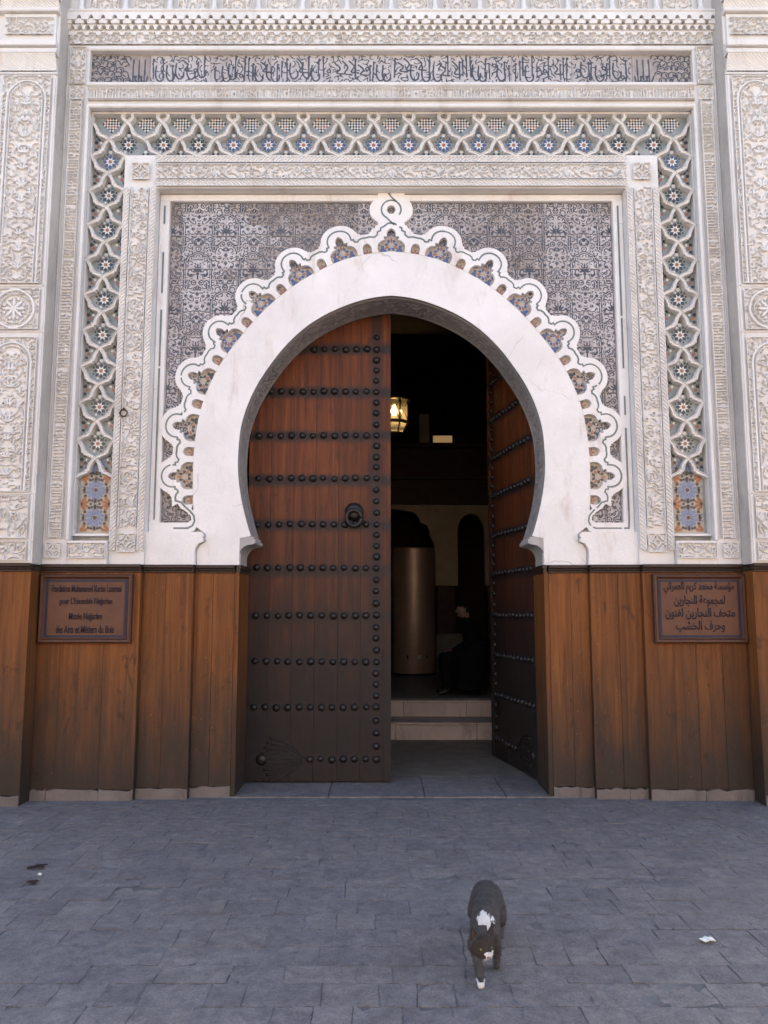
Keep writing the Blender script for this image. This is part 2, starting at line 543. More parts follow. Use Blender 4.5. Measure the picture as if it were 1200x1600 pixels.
def mirror_x(p):
    return [(-x, z) for x, z in p][::-1]

# ---------------------------------------------------------------- arch curves (polar about (0, 2.8), degrees -> radius)
AZ = 2.8
IN_T = [(-23.5, 1.375), (-15, 1.368), (-6.5, 1.376), (1, 1.390), (10, 1.413), (19, 1.448), (28, 1.476), (36, 1.500), (43, 1.522), (52, 1.565), (62, 1.612), (74, 1.655), (82, 1.682), (90, 1.700)]
OUT_T = [(-9, 1.808), (-1.5, 1.797), (7, 1.808), (12, 1.822), (22, 1.856), (33, 1.886), (43, 1.908), (54, 1.960), (66.4, 2.030), (79, 2.100), (90, 2.130)]
def rad(tab, deg):
    a = np.array(tab)
    return float(np.interp(deg, a[:, 0], a[:, 1]))
def smooth_curve(tab, n=10):
    return [((r) * math.cos(R(t)), AZ + r * math.sin(R(t))) for t, r in catmull(tab, n)]
IN_R = smooth_curve(IN_T)          # right side, springing -> apex
OUT_R = smooth_curve(OUT_T)
def arch_z(x, grow=0.0):
    # height of the opening curve above x, plus a margin
    x = abs(x)
    up = [(px, pz) for px, pz in IN_R if pz >= 2.9][::-1]
    xs = np.array([p[0] for p in up]); zs = np.array([p[1] for p in up])
    return float(np.interp(x, xs, zs)) + grow

# ================================================================= THE GATEWAY
gate = link('museum_gateway', None, label='tall carved plaster gateway with white horseshoe arch and cedar dado', category='gateway')
JX = 1.375                      # half width of the opening at the jambs

# structural wall behind all the ornament, with the opening
hole = [(-JX, 0.0), (-JX, 2.235)] + [(-x, z) for x, z in IN_R] + IN_R[::-1][1:] + [(JX, 2.235), (JX, 0.0)]
outline = [(-4.6, 0.0)] + hole + [(4.6, 0.0), (4.6, 9.6), (-4.6, 9.6)]
MB().poly([outline], 0.225, 0.62, back=True).build('wall_core', PL, gate)
# upper wall continuing above the picture
MB().box(-3.06, 3.06, 0.0, 0.22, 7.75, 9.6).build('upper_wall', PL, gate)

# soffit of the arch: engraved grey stucco lining
def soffit():
    curve = [(-x, z) for x, z in IN_R] + IN_R[::-1][1:]
    fine = []
    for (a, b) in zip(curve[:-1], curve[1:]):
        for k in range(2):
            fine.append((a[0] + (b[0] - a[0]) * k / 2, a[1] + (b[1] - a[1]) * k / 2))
    fine.append(curve[-1])
    n = len(fine); ny = 60
    L = np.cumsum([0] + [math.hypot(fine[i + 1][0] - fine[i][0], fine[i + 1][1] - fine[i][1]) for i in range(n - 1)])
    total = L[-1]
    D0, D1 = 0.158, 0.615
    W = D1 - D0
    Y, S = np.meshgrid(np.linspace(0, W, ny), L)
    Sm = np.abs(((S + 0.25) % 0.5) - 0.25)
    I = Ink(Sm, Y)
    for p in doodle(0.25, W - 0.12, 77, 0.026, tries=260):
        I.line([(a, b + 0.06) for a, b in p], 0.007)
    I.put(np.minimum(np.abs(Y - 0.045), np.abs(Y - W + 0.045)) - 0.006)
    H = relief(I.sd, 0.010, 0.005)
    v = []
    for i in range(n):
        a = fine[max(i - 1, 0)]; b = fine[min(i + 1, n - 1)]
        tx, tz = b[0] - a[0], b[1] - a[1]; q = math.hypot(tx, tz)
        nx, nz = tz / q, -tx / q
        for j in range(ny):
            v.append((fine[i][0] + nx * H[i, j], D0 + Y[i, j], fine[i][1] + nz * H[i, j]))
    f = [(i * ny + j, (i + 1) * ny + j, (i + 1) * ny + j + 1, i * ny + j + 1) for i in range(n - 1) for j in range(ny - 1)]
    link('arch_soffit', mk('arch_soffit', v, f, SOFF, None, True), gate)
soffit()

# white arch band with its feet
def arch_band():
    n = 5
    right_out = [(1.74, 1.992), (1.745, 2.10), (1.74, 2.135), (1.715, 2.175), (1.67, 2.195), (1.665, 2.215), (1.68, 2.232), (1.668, 2.25), (1.672, 2.27), (1.70, 2.295), (1.755, 2.335), (1.786, 2.40), (1.786, 2.515)]
    out = right_out + OUT_R[1:]
    inn = [(1.362, 1.992), (1.362, 2.235)] + IN_R
    loop = out + [(-x, z) for x, z in out[::-1]][1:] + [(-x, z) for x, z in inn] + inn[::-1][1:]
    b = MB().poly([loop], 0.15, 0.224)
    b.build('arch_band', WHITE, gate, label='broad smooth white horseshoe arch band')
arch_band()

# impost corbels carrying the arch inside the reveal
def corbel(s):
    p = [(1.374, 1.992)]
    for k in range(9):
        a = R(90 * k / 8)
        p.append((1.372 - 0.105 * (1 - math.cos(a)), 2.055 + 0.12 * math.sin(a)))
    p += [(1.245, 2.18), (1.225, 2.19), (1.222, 2.215), (1.238, 2.228), (1.24, 2.246), (1.374, 2.246)]
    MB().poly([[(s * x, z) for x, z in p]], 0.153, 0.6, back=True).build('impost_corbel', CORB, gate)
corbel(1); corbel(-1)

# ------------------------------------------------------------- scalloped fringe in arch coordinates
fine = OUT_R[::-1]                          # apex -> springing, right side
cum = [0.0]
for a, b in zip(fine[:-1], fine[1:]):
    cum.append(cum[-1] + math.hypot(b[0] - a[0], b[1] - a[1]))
cum = np.array(cum); fx = np.array([p[0] for p in fine]); fz = np.array([p[1] for p in fine])
s_low = float(np.interp(-(AZ + 0.0), -fz, cum))
UN = s_low / 7.0                            # one scallop
S_END = cum[-1]
def C(s, r):
    """arch coordinates -> (x, z): s arc length from the apex (+ right), r outwards"""
    sg = 1 if s >= 0 else -1
    t = min(abs(s), S_END)
    e = 0.06
    x, z = np.interp(t, cum, fx), np.interp(t, cum, fz)
    t0, t1 = max(t - e, 0), min(t + e, S_END)
    ax, az = np.interp(t0, cum, fx), np.interp(t0, cum, fz)
    bx, bz = np.interp(t1, cum, fx), np.interp(t1, cum, fz)
    dx, dz = bx - ax, bz - az
    if t < e:
        dx, dz = (bx - (-np.interp(e - t, cum, fx))), (bz - np.interp(e - t, cum, fz))
    q = math.hypot(dx, dz)
    nx, nz = -dz / q, dx / q
    if nx * x + nz * (z - AZ) < 0:
        nx, nz = -nx, -nz
    z += max(0.0, abs(s) - S_END) * -1
    return (sg * (x + nx * r), z + nz * r)

hu = UN / 2
def lobe_half():
    """outline from the lobe tip (s=0) to the notch middle (s=hu)"""
    p = [(0.155 * math.sin(a), 0.18 + 0.155 * math.cos(a)) for a in [R(x) for x in range(0, 71, 7)]]
    p += [(0.158, 0.222), (0.160, 0.208), (0.178, 0.206), (0.180, 0.192), (hu, 0.190)]
    return p
def tref_half():
    """half of the three-lobed opening, from its tip down to the arch edge, then half of the small opening"""
    p = [(0.0, 0.228), (0.012, 0.222), (0.026, 0.205), (0.034, 0.185), (0.034, 0.150), (0.060, 0.150), (0.060, 0.128), (0.048, 0.122), (0.060, 0.116), (0.085, 0.110), (0.108, 0.092), (0.122, 0.066), (0.126, 0.036), (0.122, 0.0)]
    return p
def small_half():
    return [(hu - 0.040, 0.0), (hu - 0.042, 0.055), (hu - 0.034, 0.078), (hu - 0.020, 0.094), (hu, 0.100)]

def fringe():
    outer, inner = [], []
    LH, TH, SH = lobe_half(), tref_half(), small_half()
    for k in range(-7, 8):
        c = k * UN
        half = [(-a, b) for a, b in LH[::-1]] + LH[1:]
        if k == 0:                          # the apex carries a knot up to the frame
            half = [(-hu, 0.190), (-0.180, 0.192), (-0.178, 0.206), (-0.160, 0.208), (-0.152, 0.232), (-0.128, 0.238), (-0.122, 0.262), (-0.098, 0.270), (-0.094, 0.292)]
            kn = [(0.150 * math.sin(a), 0.412 - 0.150 * math.cos(a)) for a in [R(x) for x in range(40, 141, 10)]]
            half += [(-a, b) for a, b in kn] + [(-0.075, 0.545), (-0.072, 0.60)]
            half += [(-a, b) for a, b in half[::-1]]
        outer += [(c + a, b) for a, b in half][(1 if k > -7 else 0):]
        t = [(-a, b) for a, b in SH[::-1]] + [(-a, b) for a, b in TH[::-1]] + TH[1:] + SH
        inner += [(c + a, b) for a, b in t][(1 if k > -7 else 0):]
    # stop at the last notch on each side, the curled foot is added below
    xo = [C(s, r) for s, r in outer]
    xi = [C(s, r) for s, r in inner]
    # feet: curl out into the bottom border of the tiled field
    e = 7 * UN + hu
    foot = []
    xl, zl = C(e, 0.190)
    f_out = [(xl - 0.005, zl - 0.05), (1.930, 2.545), (1.900, 2.505), (1.845, 2.470), (1.805, 2.432), (1.800, 2.395), (1.830, 2.374), (2.09, 2.372)]
    f_low = [(2.18, 2.372), (2.18, 2.285), (1.815, 2.285), (1.775, 2.298), (1.752, 2.335), (1.742, 2.39), (1.750, 2.44), (1.775, 2.475), (1.806, 2.497), (1.806, C(e, 0.0)[1] - 0.05)]
    small = [C(7 * UN + hu + a, b) for a, b in [(0.020, 0.094), (0.034, 0.078), (0.042, 0.055), (0.040, 0.0)]]
    f_low = f_low[:-1] + small[::-1]
    left = [(-x, z) for x, z in (f_out + f_low)]
    loop = xo + f_out + f_low + xi[::-1] + left[::-1]
    hole_c = C(0, 0.412)
    ring = [(hole_c[0] + 0.042 * math.cos(R(a)), hole_c[1] + 0.042 * math.sin(R(a))) for a in range(0, 360, 20)]
    MB().poly([loop, ring], 0.145, 0.223).build('scalloped_fringe', WHITE, gate, label='white lobed plaster fringe edging the arch')
fringe()

# dark green inlay line in the fringe, laid as short strips
def inlay():
    half = [(0.098 * math.sin(R(a)), 0.185 + 0.098 * math.cos(R(a))) for a in range(0, 100, 10)]
    half += [(0.098, 0.160), (0.118, 0.162), (0.122, 0.140), (0.146, 0.132), (0.165, 0.150), (0.190, 0.158), (hu, 0.156)]
    line = []
    for k in range(-7, 8):
        h = half
        if k == 0:
            h = [(0.02, 0.278), (0.055, 0.245), (0.075, 0.238), (0.080, 0.212), (0.108, 0.200), (0.112, 0.172), (0.140, 0.150), (0.165, 0.158), (0.190, 0.160), (hu, 0.156)]
        full = [(-a, b) for a, b in h[::-1]] + (h[1:] if k else h)
        line += [(k * UN + a, b) for a, b in full][(1 if k > -7 else 0):]
    path = [C(s, r) for s, r in line]
    tail = [(1.893, 2.555), (1.862, 2.518), (1.815, 2.478), (1.778, 2.435), (1.770, 2.385), (1.788, 2.345), (1.830, 2.322), (2.13, 2.322), (2.135, 2.40), (2.135, 5.38)]
    path = [(-x, z) for x, z in tail[::-1]] + path + tail
    kc = C(0, 0.412)
    knot1 = [(kc[0] + 0.092 * math.cos(R(a)), kc[1] + 0.092 * math.sin(R(a))) for a in range(60, 245, 12)] + [(0.03, kc[1] - 0.155)]
    knot2 = [(kc[0] + 0.092 * math.cos(R(a)), kc[1] + 0.092 * math.sin(R(a))) for a in range(-35, 60, 12)] + [(0.0, kc[1] + 0.125), (-0.035, kc[1] + 0.18)]
    rnd = random.Random(5)
    b = MB()
    for pth in (path, knot1, knot2):
        # resample and cut into dashes
        pts = [pth[0]]
        for p, q in zip(pth[:-1], pth[1:]):
            L = math.hypot(q[0] - p[0], q[1] - p[1])
            m = max(1, int(L / 0.02))
            for k in range(1, m + 1):
                pts.append((p[0] + (q[0] - p[0]) * k / m, p[1] + (q[1] - p[1]) * k / m))
        i = 0
        while i < len(pts) - 2:
            n = rnd.randint(6, 14)
            seg = pts[i:i + n]
            if len(seg) > 1 and rnd.random() > 0.03:
                w = rnd.uniform(0.0065, 0.0085)
                for sgm in (seg,):
                    b.ribbon(sgm, [(-w, 0), (-w, 0.0025), (w, 0.0025), (w, 0)], ybase=0.1455, smooth=False)
            i += n - 1 if rnd.random() < 0.88 else n
    b.build('green_inlay_line', ZLINE, gate, kind='stuff')
inlay()

# zellige seen inside the fringe openings
def fringe_mosaic():
    back = [C(s, 0.232 if abs(((s / UN + 0.5) % 1) - 0.5) * UN < 0.13 else 0.105) for s in np.linspace(-7 * UN - hu - 0.045, 7 * UN + hu + 0.045, 300)]
    back += [C(s, -0.012) for s in np.linspace(7 * UN + hu + 0.045, -7 * UN - hu - 0.045, 150)]
    MB().poly([back], 0.2015, 0.223).build('fringe_tile_bed', ZTAN, gate)
    def kite(b, c, ang, L, W, mi, y=0.0):
        ca, sa = math.cos(ang), math.sin(ang)
        pts = [(0, 0), (L * 0.55, W), (L, 0), (L * 0.55, -W)]
        b.poly([[(c[0] + u * ca - v * sa, c[1] + u * sa + v * ca) for u, v in pts]], y - 0.004, y, mi)
    def fan(petal):
        b = MB()
        for a in (90, 210, 330):
            cx, cz = 0.075 * math.cos(R(a)), 0.085 + 0.075 * math.sin(R(a))
            if a == 90:
                cz += 0.02
            kite(b, (0.02 * math.cos(R(a)), 0.085 + 0.02 * math.sin(R(a))), R(a), 0.055, 0.013, 1)
            for q in (-75, 0, 75):
                kite(b, (cx, cz), R(a + q), 0.046 if q else 0.050, 0.0175, 0)
        for a in (30, 150, 270):
            cx, cz = 0.028 * math.cos(R(a)), 0.085 + 0.028 * math.sin(R(a))
            kite(b, (cx, cz), R(a + 55), 0.042, 0.0145, 0)
            kite(b, (cx, cz), R(a - 55), 0.042, 0.0145, 0)
        return b.mesh('fan_mosaic', [petal, ZBROWN])
    fans = [fan(ZBLACK), fan(ZBLUE)]
    sm = MB()
    for a in (30, 90, 150):
        kite(sm, (0, 0.02), R(a), 0.05, 0.010, 0)
    smm = sm.mesh('bud_mosaic', [ZBROWN])
    for k in range(-7, 8):
        p = C(k * UN, 0.0); q = C(k * UN, 0.1)
        a = math.atan2(q[1] - p[1], q[0] - p[0]) - math.pi / 2
        link('fan_mosaic', fans[1 if abs(k) < 5 else 0], gate, (p[0], 0.2012, p[1]), (0, -a, 0))
    for k in range(-8, 8):
        p = C((k + 0.5) * UN, 0.0); q = C((k + 0.5) * UN, 0.1)
        a = math.atan2(q[1] - p[1], q[0] - p[0]) - math.pi / 2
        link('bud_mosaic', smm, gate, (p[0], 0.2012, p[1]), (0, -a, 0))
fringe_mosaic()

# ------------------------------------------------------------- tiled spandrel field
FX, FZ0, FZ1 = 2.088, 2.365, 5.432
def spandrel():
    PX, PZ, NX, NZ = 0.52, 0.76, 5, 7
    tw, th = PX / NX, PZ / NZ
    res = 0.0037
    nx, nz = int(tw / res) + 1, int(th / res) + 1
    pre = []
    arch = catmull([(0.0, 0.0), (0.03, 0.012), (0.055, 0.03), (0.078, 0.036), (0.092, 0.055), (0.098, 0.08), (0.116, 0.09), (0.124, 0.115), (0.124, 0.2), (0.124, 0.345)], 4) + [(0.118, 0.366), (0.108, 0.370), (0.100, 0.360), (0.098, 0.335), (0.075, 0.325)]
    pal = [((0.0, 0.19), math.pi / 2 * -1 + a, L) for a, L in ((0, 0.085), (0.5, 0.075), (1.0, 0.07), (1.6, 0.06))]
    flo = [(0.055, 0.435), (0.0, 0.49), (0.105, 0.43), (0.055, 0.53), (0.0, 0.41), (0.11, 0.51)]
    loops = [(0.036, 0.30, 0.024)]
    pre.append(arch)
    pre.append([(0.02 * k, 0.24) for k in range(3)])
    for c, a, L in pal:
        pre.append([(c[0] + math.cos(a) * L * k / 6, c[1] + math.sin(a) * L * k / 6) for k in range(7)])
    for c in flo:
        pre.append([(c[0] + 0.02 * math.cos(k), c[1] + 0.02 * math.sin(k)) for k in range(0, 7)])
    for k in range(24):
        a = k / 24 * math.tau
        rr = 0.052 + 0.016 * math.cos(4 * a)
        pre.append([(rr * math.cos(a), 0.635 + rr * math.sin(a))])
        pre.append([(0.108 + 0.022 * math.cos(a), 0.635 + 0.022 * math.sin(a))])
        pre.append([(0.028 * math.cos(a), 0.728 + 0.028 * math.sin(a))])
        pre.append([(0.036 + 0.026 * math.cos(a), 0.30 + 0.026 * math.sin(a))])
    fill = doodle(0.26, 0.76, 11, 0.0140, tries=2200, pre=[p for p in pre] + [[(0.26 - x, (y + 0.38) % 0.76) for x, y in p] for p in pre], kmin=18, kmax=70, maxn=11, m=0.002)
    # both staggered columns drawn over one repeat
    x = np.linspace(0, PX, NX * nx - (NX - 1)); z = np.linspace(0, PZ, NZ * nz - (NZ - 1))
    X, Z = np.meshgrid(x, z)
    D = PZ - Z                                   # downwards
    I0 = None
    sd = np.full(X.shape, 1.0)
    for ox, oy in ((0.0, 0.0), (PX / 2, PZ / 2)):
        xf = np.abs(X - ox - np.round((X - ox) / PX) * PX)
        for wrap in (0, -PZ):
            yy = ((D - oy) % PZ) + wrap
            I = Ink(xf, yy)
            I.dline(arch, 0.0085, 0.0046)
            I.ring((0, 0.728), 0.024, 0.0045); I.dot((0, 0.728), 0.008)
            I.ring((0.108, 0.635), 0.021, 0.0045); I.dot((0.108, 0.635), 0.006)
            ang = np.arctan2(yy - 0.635, xf); rr = np.hypot(xf, yy - 0.635)
            q = rr - (0.052 + 0.014 * np.cos(4 * ang))
            I.put(np.abs(np.abs(q) - 0.007) - 0.0044)
            I.put(np.abs(xf) + np.abs(yy - 0.635) - 0.022)
            for c, a, L in pal:
                I.leaf(c, a, L, 0.0085)
            I.line([(0, 0.19), (0, 0.27)], 0.006); I.ring((0.036, 0.30), 0.022, 0.005); I.dot((0.036, 0.30), 0.008)
            I.line(catmull([(0.03, 0.22), (0.07, 0.23), (0.09, 0.20), (0.075, 0.17), (0.055, 0.185)], 4), 0.0055)
            I.line([(0.0, 0.33), (0.02, 0.35), (0.0, 0.372)], 0.005)
            for c in flo:
                for k in range(5):
                    a = k * 1.2566 + c[0] * 30
                    I.leaf(c, a, 0.022, 0.0062)
            sd = np.minimum(sd, I.sd)
    If = Ink(np.abs(X - np.round(X / PX) * PX), D)
    for p in fill:
        If.line(p, 0.0050)
        if len(p) > 4:
            If.leaf(p[-1], math.atan2(p[-1][1] - p[-2][1], p[-1][0] - p[-2][0]), 0.017, 0.0068)
    sd = np.minimum(sd, If.sd)
    meshes = {}
    for i in range(NX):
        for j in range(NZ):
            s = sd[j * (nz - 1):j * (nz - 1) + nz, i * (nx - 1):i * (nx - 1) + nx]
            H = 0.010 + 0.0035 * np.clip(0.5 - s / 0.004, 0, 1)
            H[0, :] = 0.0075; H[-1, :] = 0.0075; H[:, 0] = 0.0075; H[:, -1] = 0.0075
            cen = 0.25 * (s[:-1, :-1] + s[1:, :-1] + s[:-1, 1:] + s[1:, 1:])
            mi = (cen > 0).astype(int); mi[0, :] = 1; mi[:, 0] = 1
            meshes[i, j] = hf_mesh('tile', H, tw - 0.001, th - 0.001, [GLAZE, CLAY], mi)
    sp = {}
    for s, lab in ((-1, 'black and white carved tile field beside the arch'), (1, 'faded black and white carved tile field beside the arch')):
        e = FX + 0.02
        lp = [(0.0, FZ1 + 0.03), (e, FZ1 + 0.03), (e, FZ0 - 0.05), (1.79, FZ0 - 0.05)] + [(x, z) for x, z in OUT_R]
        b = MB().poly([[(s * x, z) for x, z in lp]], 0.2075, 0.2225)
        sp[s] = b.build('tiled_spandrel', GROUT, gate, label=lab)
    rnd = random.Random(3)
    n0x, n1x = int(math.floor(-FX / tw)) - 1, int(math.ceil(FX / tw)) + 1
    n0z, n1z = 0, int(math.ceil((FZ1 - FZ0) / th))
    cnt = 0
    for gx in range(n0x, n1x):
        for gz in range(-1, n1z):
            x0, z1 = gx * tw, FZ1 - gz * th
            z0 = z1 - th
            if x0 + tw < -FX + 0.02 or x0 > FX - 0.02 or z1 < FZ0 + 0.02 or z0 > FZ1 - 0.03:
                continue
            cx, cz = x0 + tw / 2, z0 + th / 2
            # hidden behind the arch band and fringe, or inside the opening
            dist = math.hypot(cx, cz - AZ); ang = math.degrees(math.atan2(cz - AZ, abs(cx)))
            if ang > -9 and dist < rad(OUT_T, max(-9, ang)) + 0.13:
                continue
            if cz < AZ and abs(cx) < 1.74:
                continue
            if x0 < -FX - 0.03 or x0 + tw > FX + 0.03 or z0 < FZ0 - 0.06 or z1 > FZ1 + 0.06:
                pass
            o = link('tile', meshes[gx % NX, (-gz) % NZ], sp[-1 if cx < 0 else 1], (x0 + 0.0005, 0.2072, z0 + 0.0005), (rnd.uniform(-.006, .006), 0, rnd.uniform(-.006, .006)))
            n = math.sin(cx * 3.1 + 1.3) * math.cos(cz * 2.3 + cx * 1.1)
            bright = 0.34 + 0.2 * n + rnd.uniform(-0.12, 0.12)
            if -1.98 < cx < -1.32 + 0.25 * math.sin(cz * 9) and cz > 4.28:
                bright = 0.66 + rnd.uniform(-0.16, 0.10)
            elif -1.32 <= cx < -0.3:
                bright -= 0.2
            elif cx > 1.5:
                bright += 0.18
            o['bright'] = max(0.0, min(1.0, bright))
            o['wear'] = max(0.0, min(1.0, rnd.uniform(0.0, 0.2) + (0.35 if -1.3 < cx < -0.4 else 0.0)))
            cnt += 1
    print('spandrel tiles', cnt)
spandrel()

# white border round the tiled field
def frame_pieces():
    b = MB()
    b.bbox(-2.184, 2.184, 0.158, 0.2235, 5.434, 5.50, 0.006)
    b.build('white_border_head', WHITE, gate)
    for s in (-1, 1):
        x0, x1 = sorted((s * 2.090, s * 2.184))
        MB().bbox(x0, x1, 0.1455 if False else 0.150, 0.2235, 2.30, 5.433, 0.006).build('white_border_side', WHITE, gate)
        # plain white block at the foot of the field
        x0, x1 = sorted((s * 1.742, s * 2.186))
        p = [(1.747, 1.992), (1.752, 2.10), (1.747, 2.135), (1.722, 2.178), (1.678, 2.197), (1.673, 2.215), (1.688, 2.232), (1.676, 2.25), (1.680, 2.268), (1.70, 2.284), (2.186, 2.284), (2.186, 1.992)]
        MB().poly([[(s * x, z) for x, z in p]], 0.085, 0.2235).build('foot_block', WHITE, gate)
frame_pieces()

# ------------------------------------------------------------- carved inner band (hatched borders, inscription, knots)
YI = 0.055
def hatch_mesh(w, h, sgn):
    X, Y = grid(w, h, 0.004)
    t = ((X * sgn + Y) / 0.036) % 1.0
    H = 0.002 + 0.014 * np.clip(np.abs(t - 0.5) * 4 - 0.6, 0, 1)
    e = np.minimum(np.minimum(X, w - X), np.minimum(Y, h - Y)) if min(w, h) > 0.03 else X
    H = np.where(np.minimum(X, w - X) < 0.006, 0.017, H) if w < h else np.where(np.minimum(Y, h - Y) < 0.006, 0.017, H)
    return hf_mesh('hatched_border', H + 0.011, w, h, PL, None, False)

def knot_mesh(w, seed=0, dark=0.03):
    X, Y = grid(w, w, 0.004)
    I = Ink(X - w / 2, Y - w / 2)
    r = w / 2
    for cx, cz in ((r, r), (-r, r), (r, -r), (-r, -r)):
        I.dline([(cx, cz), (cx, cz + 1e-4)], r * 0.80, 0.005)
        I.dline([(cx, cz), (cx, cz + 1e-4)], r * 1.12, 0.005)
    I.dline([(0, 0), (0, 1e-4)], r * 0.30, 0.005)
    I.put(np.abs(np.abs(I.X) + np.abs(I.Y) - r * 0.95) - 0.0045)
    I.put(np.minimum(np.minimum(X, w - X), np.minimum(Y, w - Y)) - 0.008)
    return hf_mesh('knot_square', relief(I.sd, dark, 0.002), w, w, PL, None, False)

def inner_band():
    z0, z1 = 1.992, 5.505
    b = MB()
    b.box(-2.495, 2.495, YI, 0.2235, 5.506, 5.822)
    b.build('inner_band_head', PL, gate)
    cu = [doodle_panel('inscription_panel', 0.165, 0.53, 100 + k, gap=0.0210, wid=0.0048) for k in range(3)]
    ch = [doodle_panel('inscription_panel', 0.545, 0.148, 200 + k, gap=0.0210, wid=0.0048) for k in range(3)]
    hv = {s: hatch_mesh(0.056, 0.42, s) for s in (1, -1)}
    hh = {s: hatch_mesh(0.549, 0.060, s) for s in (1, -1)}
    kn = knot_mesh(0.165)
    for s in (-1, 1):
        x0, x1 = sorted((s * 2.187, s * 2.495))
        MB().box(x0, x1, YI, 0.2235, z0, z1).build('inner_band_side', PL, gate)
        xc = s * 2.341
        for k in range(6):
            link('inscription_panel', cu[(k + (s > 0)) % 3], gate, (xc - 0.0825, YI - 0.001, 2.312 + k * 0.5335))
        for xx in (s * 2.219, s * 2.463):
            for k in range(8):
                link('hatched_border', hv[s], gate, (xx - 0.028, YI - 0.001, 2.115 + k * 0.4235))
        link('knot_square', kn, gate, (xc - 0.0825, YI - 0.001, 2.10))
        link('knot_square', kn, gate, (xc - 0.0825, YI - 0.001, 5.578))
    for k in range(8):
        x = -2.2 + k * 0.55
        link('inscription_panel', ch[k % 3], gate, (x + 0.0025, YI - 0.001, 5.586))
        link('hatched_border', hh[1], gate, (x, YI - 0.001, 5.515))
        link('hatched_border', hh[-1], gate, (x, YI - 0.001, 5.750))
inner_band()

# ------------------------------------------------------------- zellige strips under a plaster lattice
YZ = 0.135
PITCH_X, PITCH_Z = 0.333, 0.34
XC = 2.664
RIB = [(-0.0155, 0.0), (-0.0155, 0.066), (-0.0110, 0.072), (-0.0060, 0.058), (0.0060, 0.058), (0.0110, 0.072), (0.0155, 0.066), (0.0155, 0.0)]
HALF = [(0.0, 0.0), (0.12, 0.12), (0.24, 0.30), (0.315, 0.50), (0.345, 0.64), (0.44, 0.655), (0.455, 0.75), (0.60, 0.79), (0.76, 0.86), (0.90, 0.94), (1.0, 1.0)]
def piece(x0, z0, x1, z1):
    return [(x0 + (x1 - x0) * u, z0 + (z1 - z0) * v) for u, v in HALF]
def hs_for(n, a, b):
    return [a + (b - a) * i / (n - 1) for i in range(n)]

def rosette(petal, name, star=ZWHITE):
    b = MB()
    for k in range(8):
        a = k * math.pi / 4
        ca, sa = math.cos(a), math.sin(a)
        pts = [(0.026, 0.0), (0.048, 0.0175), (0.074, 0.0), (0.048, -0.0175)]
        b.poly([[(u * ca - v * sa, u * sa + v * ca) for u, v in pts]], -0.005, 0, 0)
    st = []
    for k in range(16):
        rr = 0.050 if k % 2 == 1 else 0.028
        a = k * math.pi / 8
        st.append((rr * math.cos(a), rr * math.sin(a)))
    b.poly([st], -0.003, 0, 1)
    b.poly([[(0.018 * math.cos(k * math.pi / 4), 0.018 * math.sin(k * math.pi / 4)) for k in range(8)]], -0.006, 0, 2)
    for dx, dz, r, mi in ((0, 0.097, 0.018, 1), (0, 0.124, 0.014, 0), (-0.070, 0.070, 0.020, 3), (0.070, 0.070, 0.020, 3)):
        n = 6
        b.poly([[(dx + r * math.cos(k * math.tau / n), dz + r * math.sin(k * math.tau / n)) for k in range(n)]], -0.004, 0, mi)
    for k in range(8):
        a = (k + 0.5) * math.pi / 4
        c = (0.076 * math.cos(a), 0.076 * math.sin(a))
        b.poly([[(c[0] + 0.0105 * math.cos(q * math.tau / 5 + a), c[1] + 0.0105 * math.sin(q * math.tau / 5 + a)) for q in range(5)]], -0.0035, 0, (0, 3, 1)[k % 3] if petal is ZBLACK else (0, 2, 3)[k % 3])
    return b.mesh(name, [petal, star, ZBROWN, ZGREEN])

def bud(petal, name):
    b = MB()
    for dx, dz, r, mi in ((0, -0.030, 0.016, 1), (0.0, 0.008, 0.017, 1), (-0.030, -0.045, 0.014, 0), (0.030, -0.045, 0.014, 0), (-0.022, -0.012, 0.011, 0), (0.022, -0.012, 0.011, 0), (0, 0.042, 0.011, 2)):
        n = 6
        b.poly([[(dx + r * math.cos(k * math.tau / n), dz + r * math.sin(k * math.tau / n)) for k in range(n)]], -0.004, 0, mi)
    return b.mesh(name, [petal, ZWHITE, ZBROWN])

def side_cluster(petal):
    b = MB()
    for dx, dz, r, mi in ((0.0, 0.0, 0.019, 0), (0.028, 0.032, 0.016, 0), (0.020, -0.036, 0.018, 2), (0.044, -0.004, 0.013, 1), (0.006, 0.062, 0.014, 3), (0.0, -0.070, 0.014, 0)):
        n = 6
        b.poly([[(dx + r * math.cos(k * math.tau / n), dz + r * math.sin(k * math.tau / n)) for k in range(n)]], -0.004, 0, mi)
    return b.mesh('edge_mosaic', [petal, ZWHITE, ZBROWN, ZGREEN])

def checker(seed):
    rnd = random.Random(seed)
    b = MB()
    cols = [0, 0, 1, 2, 3, 3, 4]
    q = 0.0185
    for i in range(-3, 4):
        for j in range(-3, 4):
            x, z = (i - j) * q * 0.72, (i + j) * q * 0.72
            wmax = 0.088 if z > -0.02 else 0.088 + (z + 0.02) * 0.9
            if abs(x) > wmax or not -0.085 < z < 0.062:
                continue
            c = 3 if (i + j) % 2 else rnd.choice([0, 0, 0, 1, 2])
            r = q * 0.62
            b.poly([[(x + r, z), (x, z + r), (x - r, z), (x, z - r)]], -0.004, 0, c)
    return b.mesh('checker_mosaic', [ZBLACK, ZBROWN, ZBLUE, ZWHITE, ZSKY])

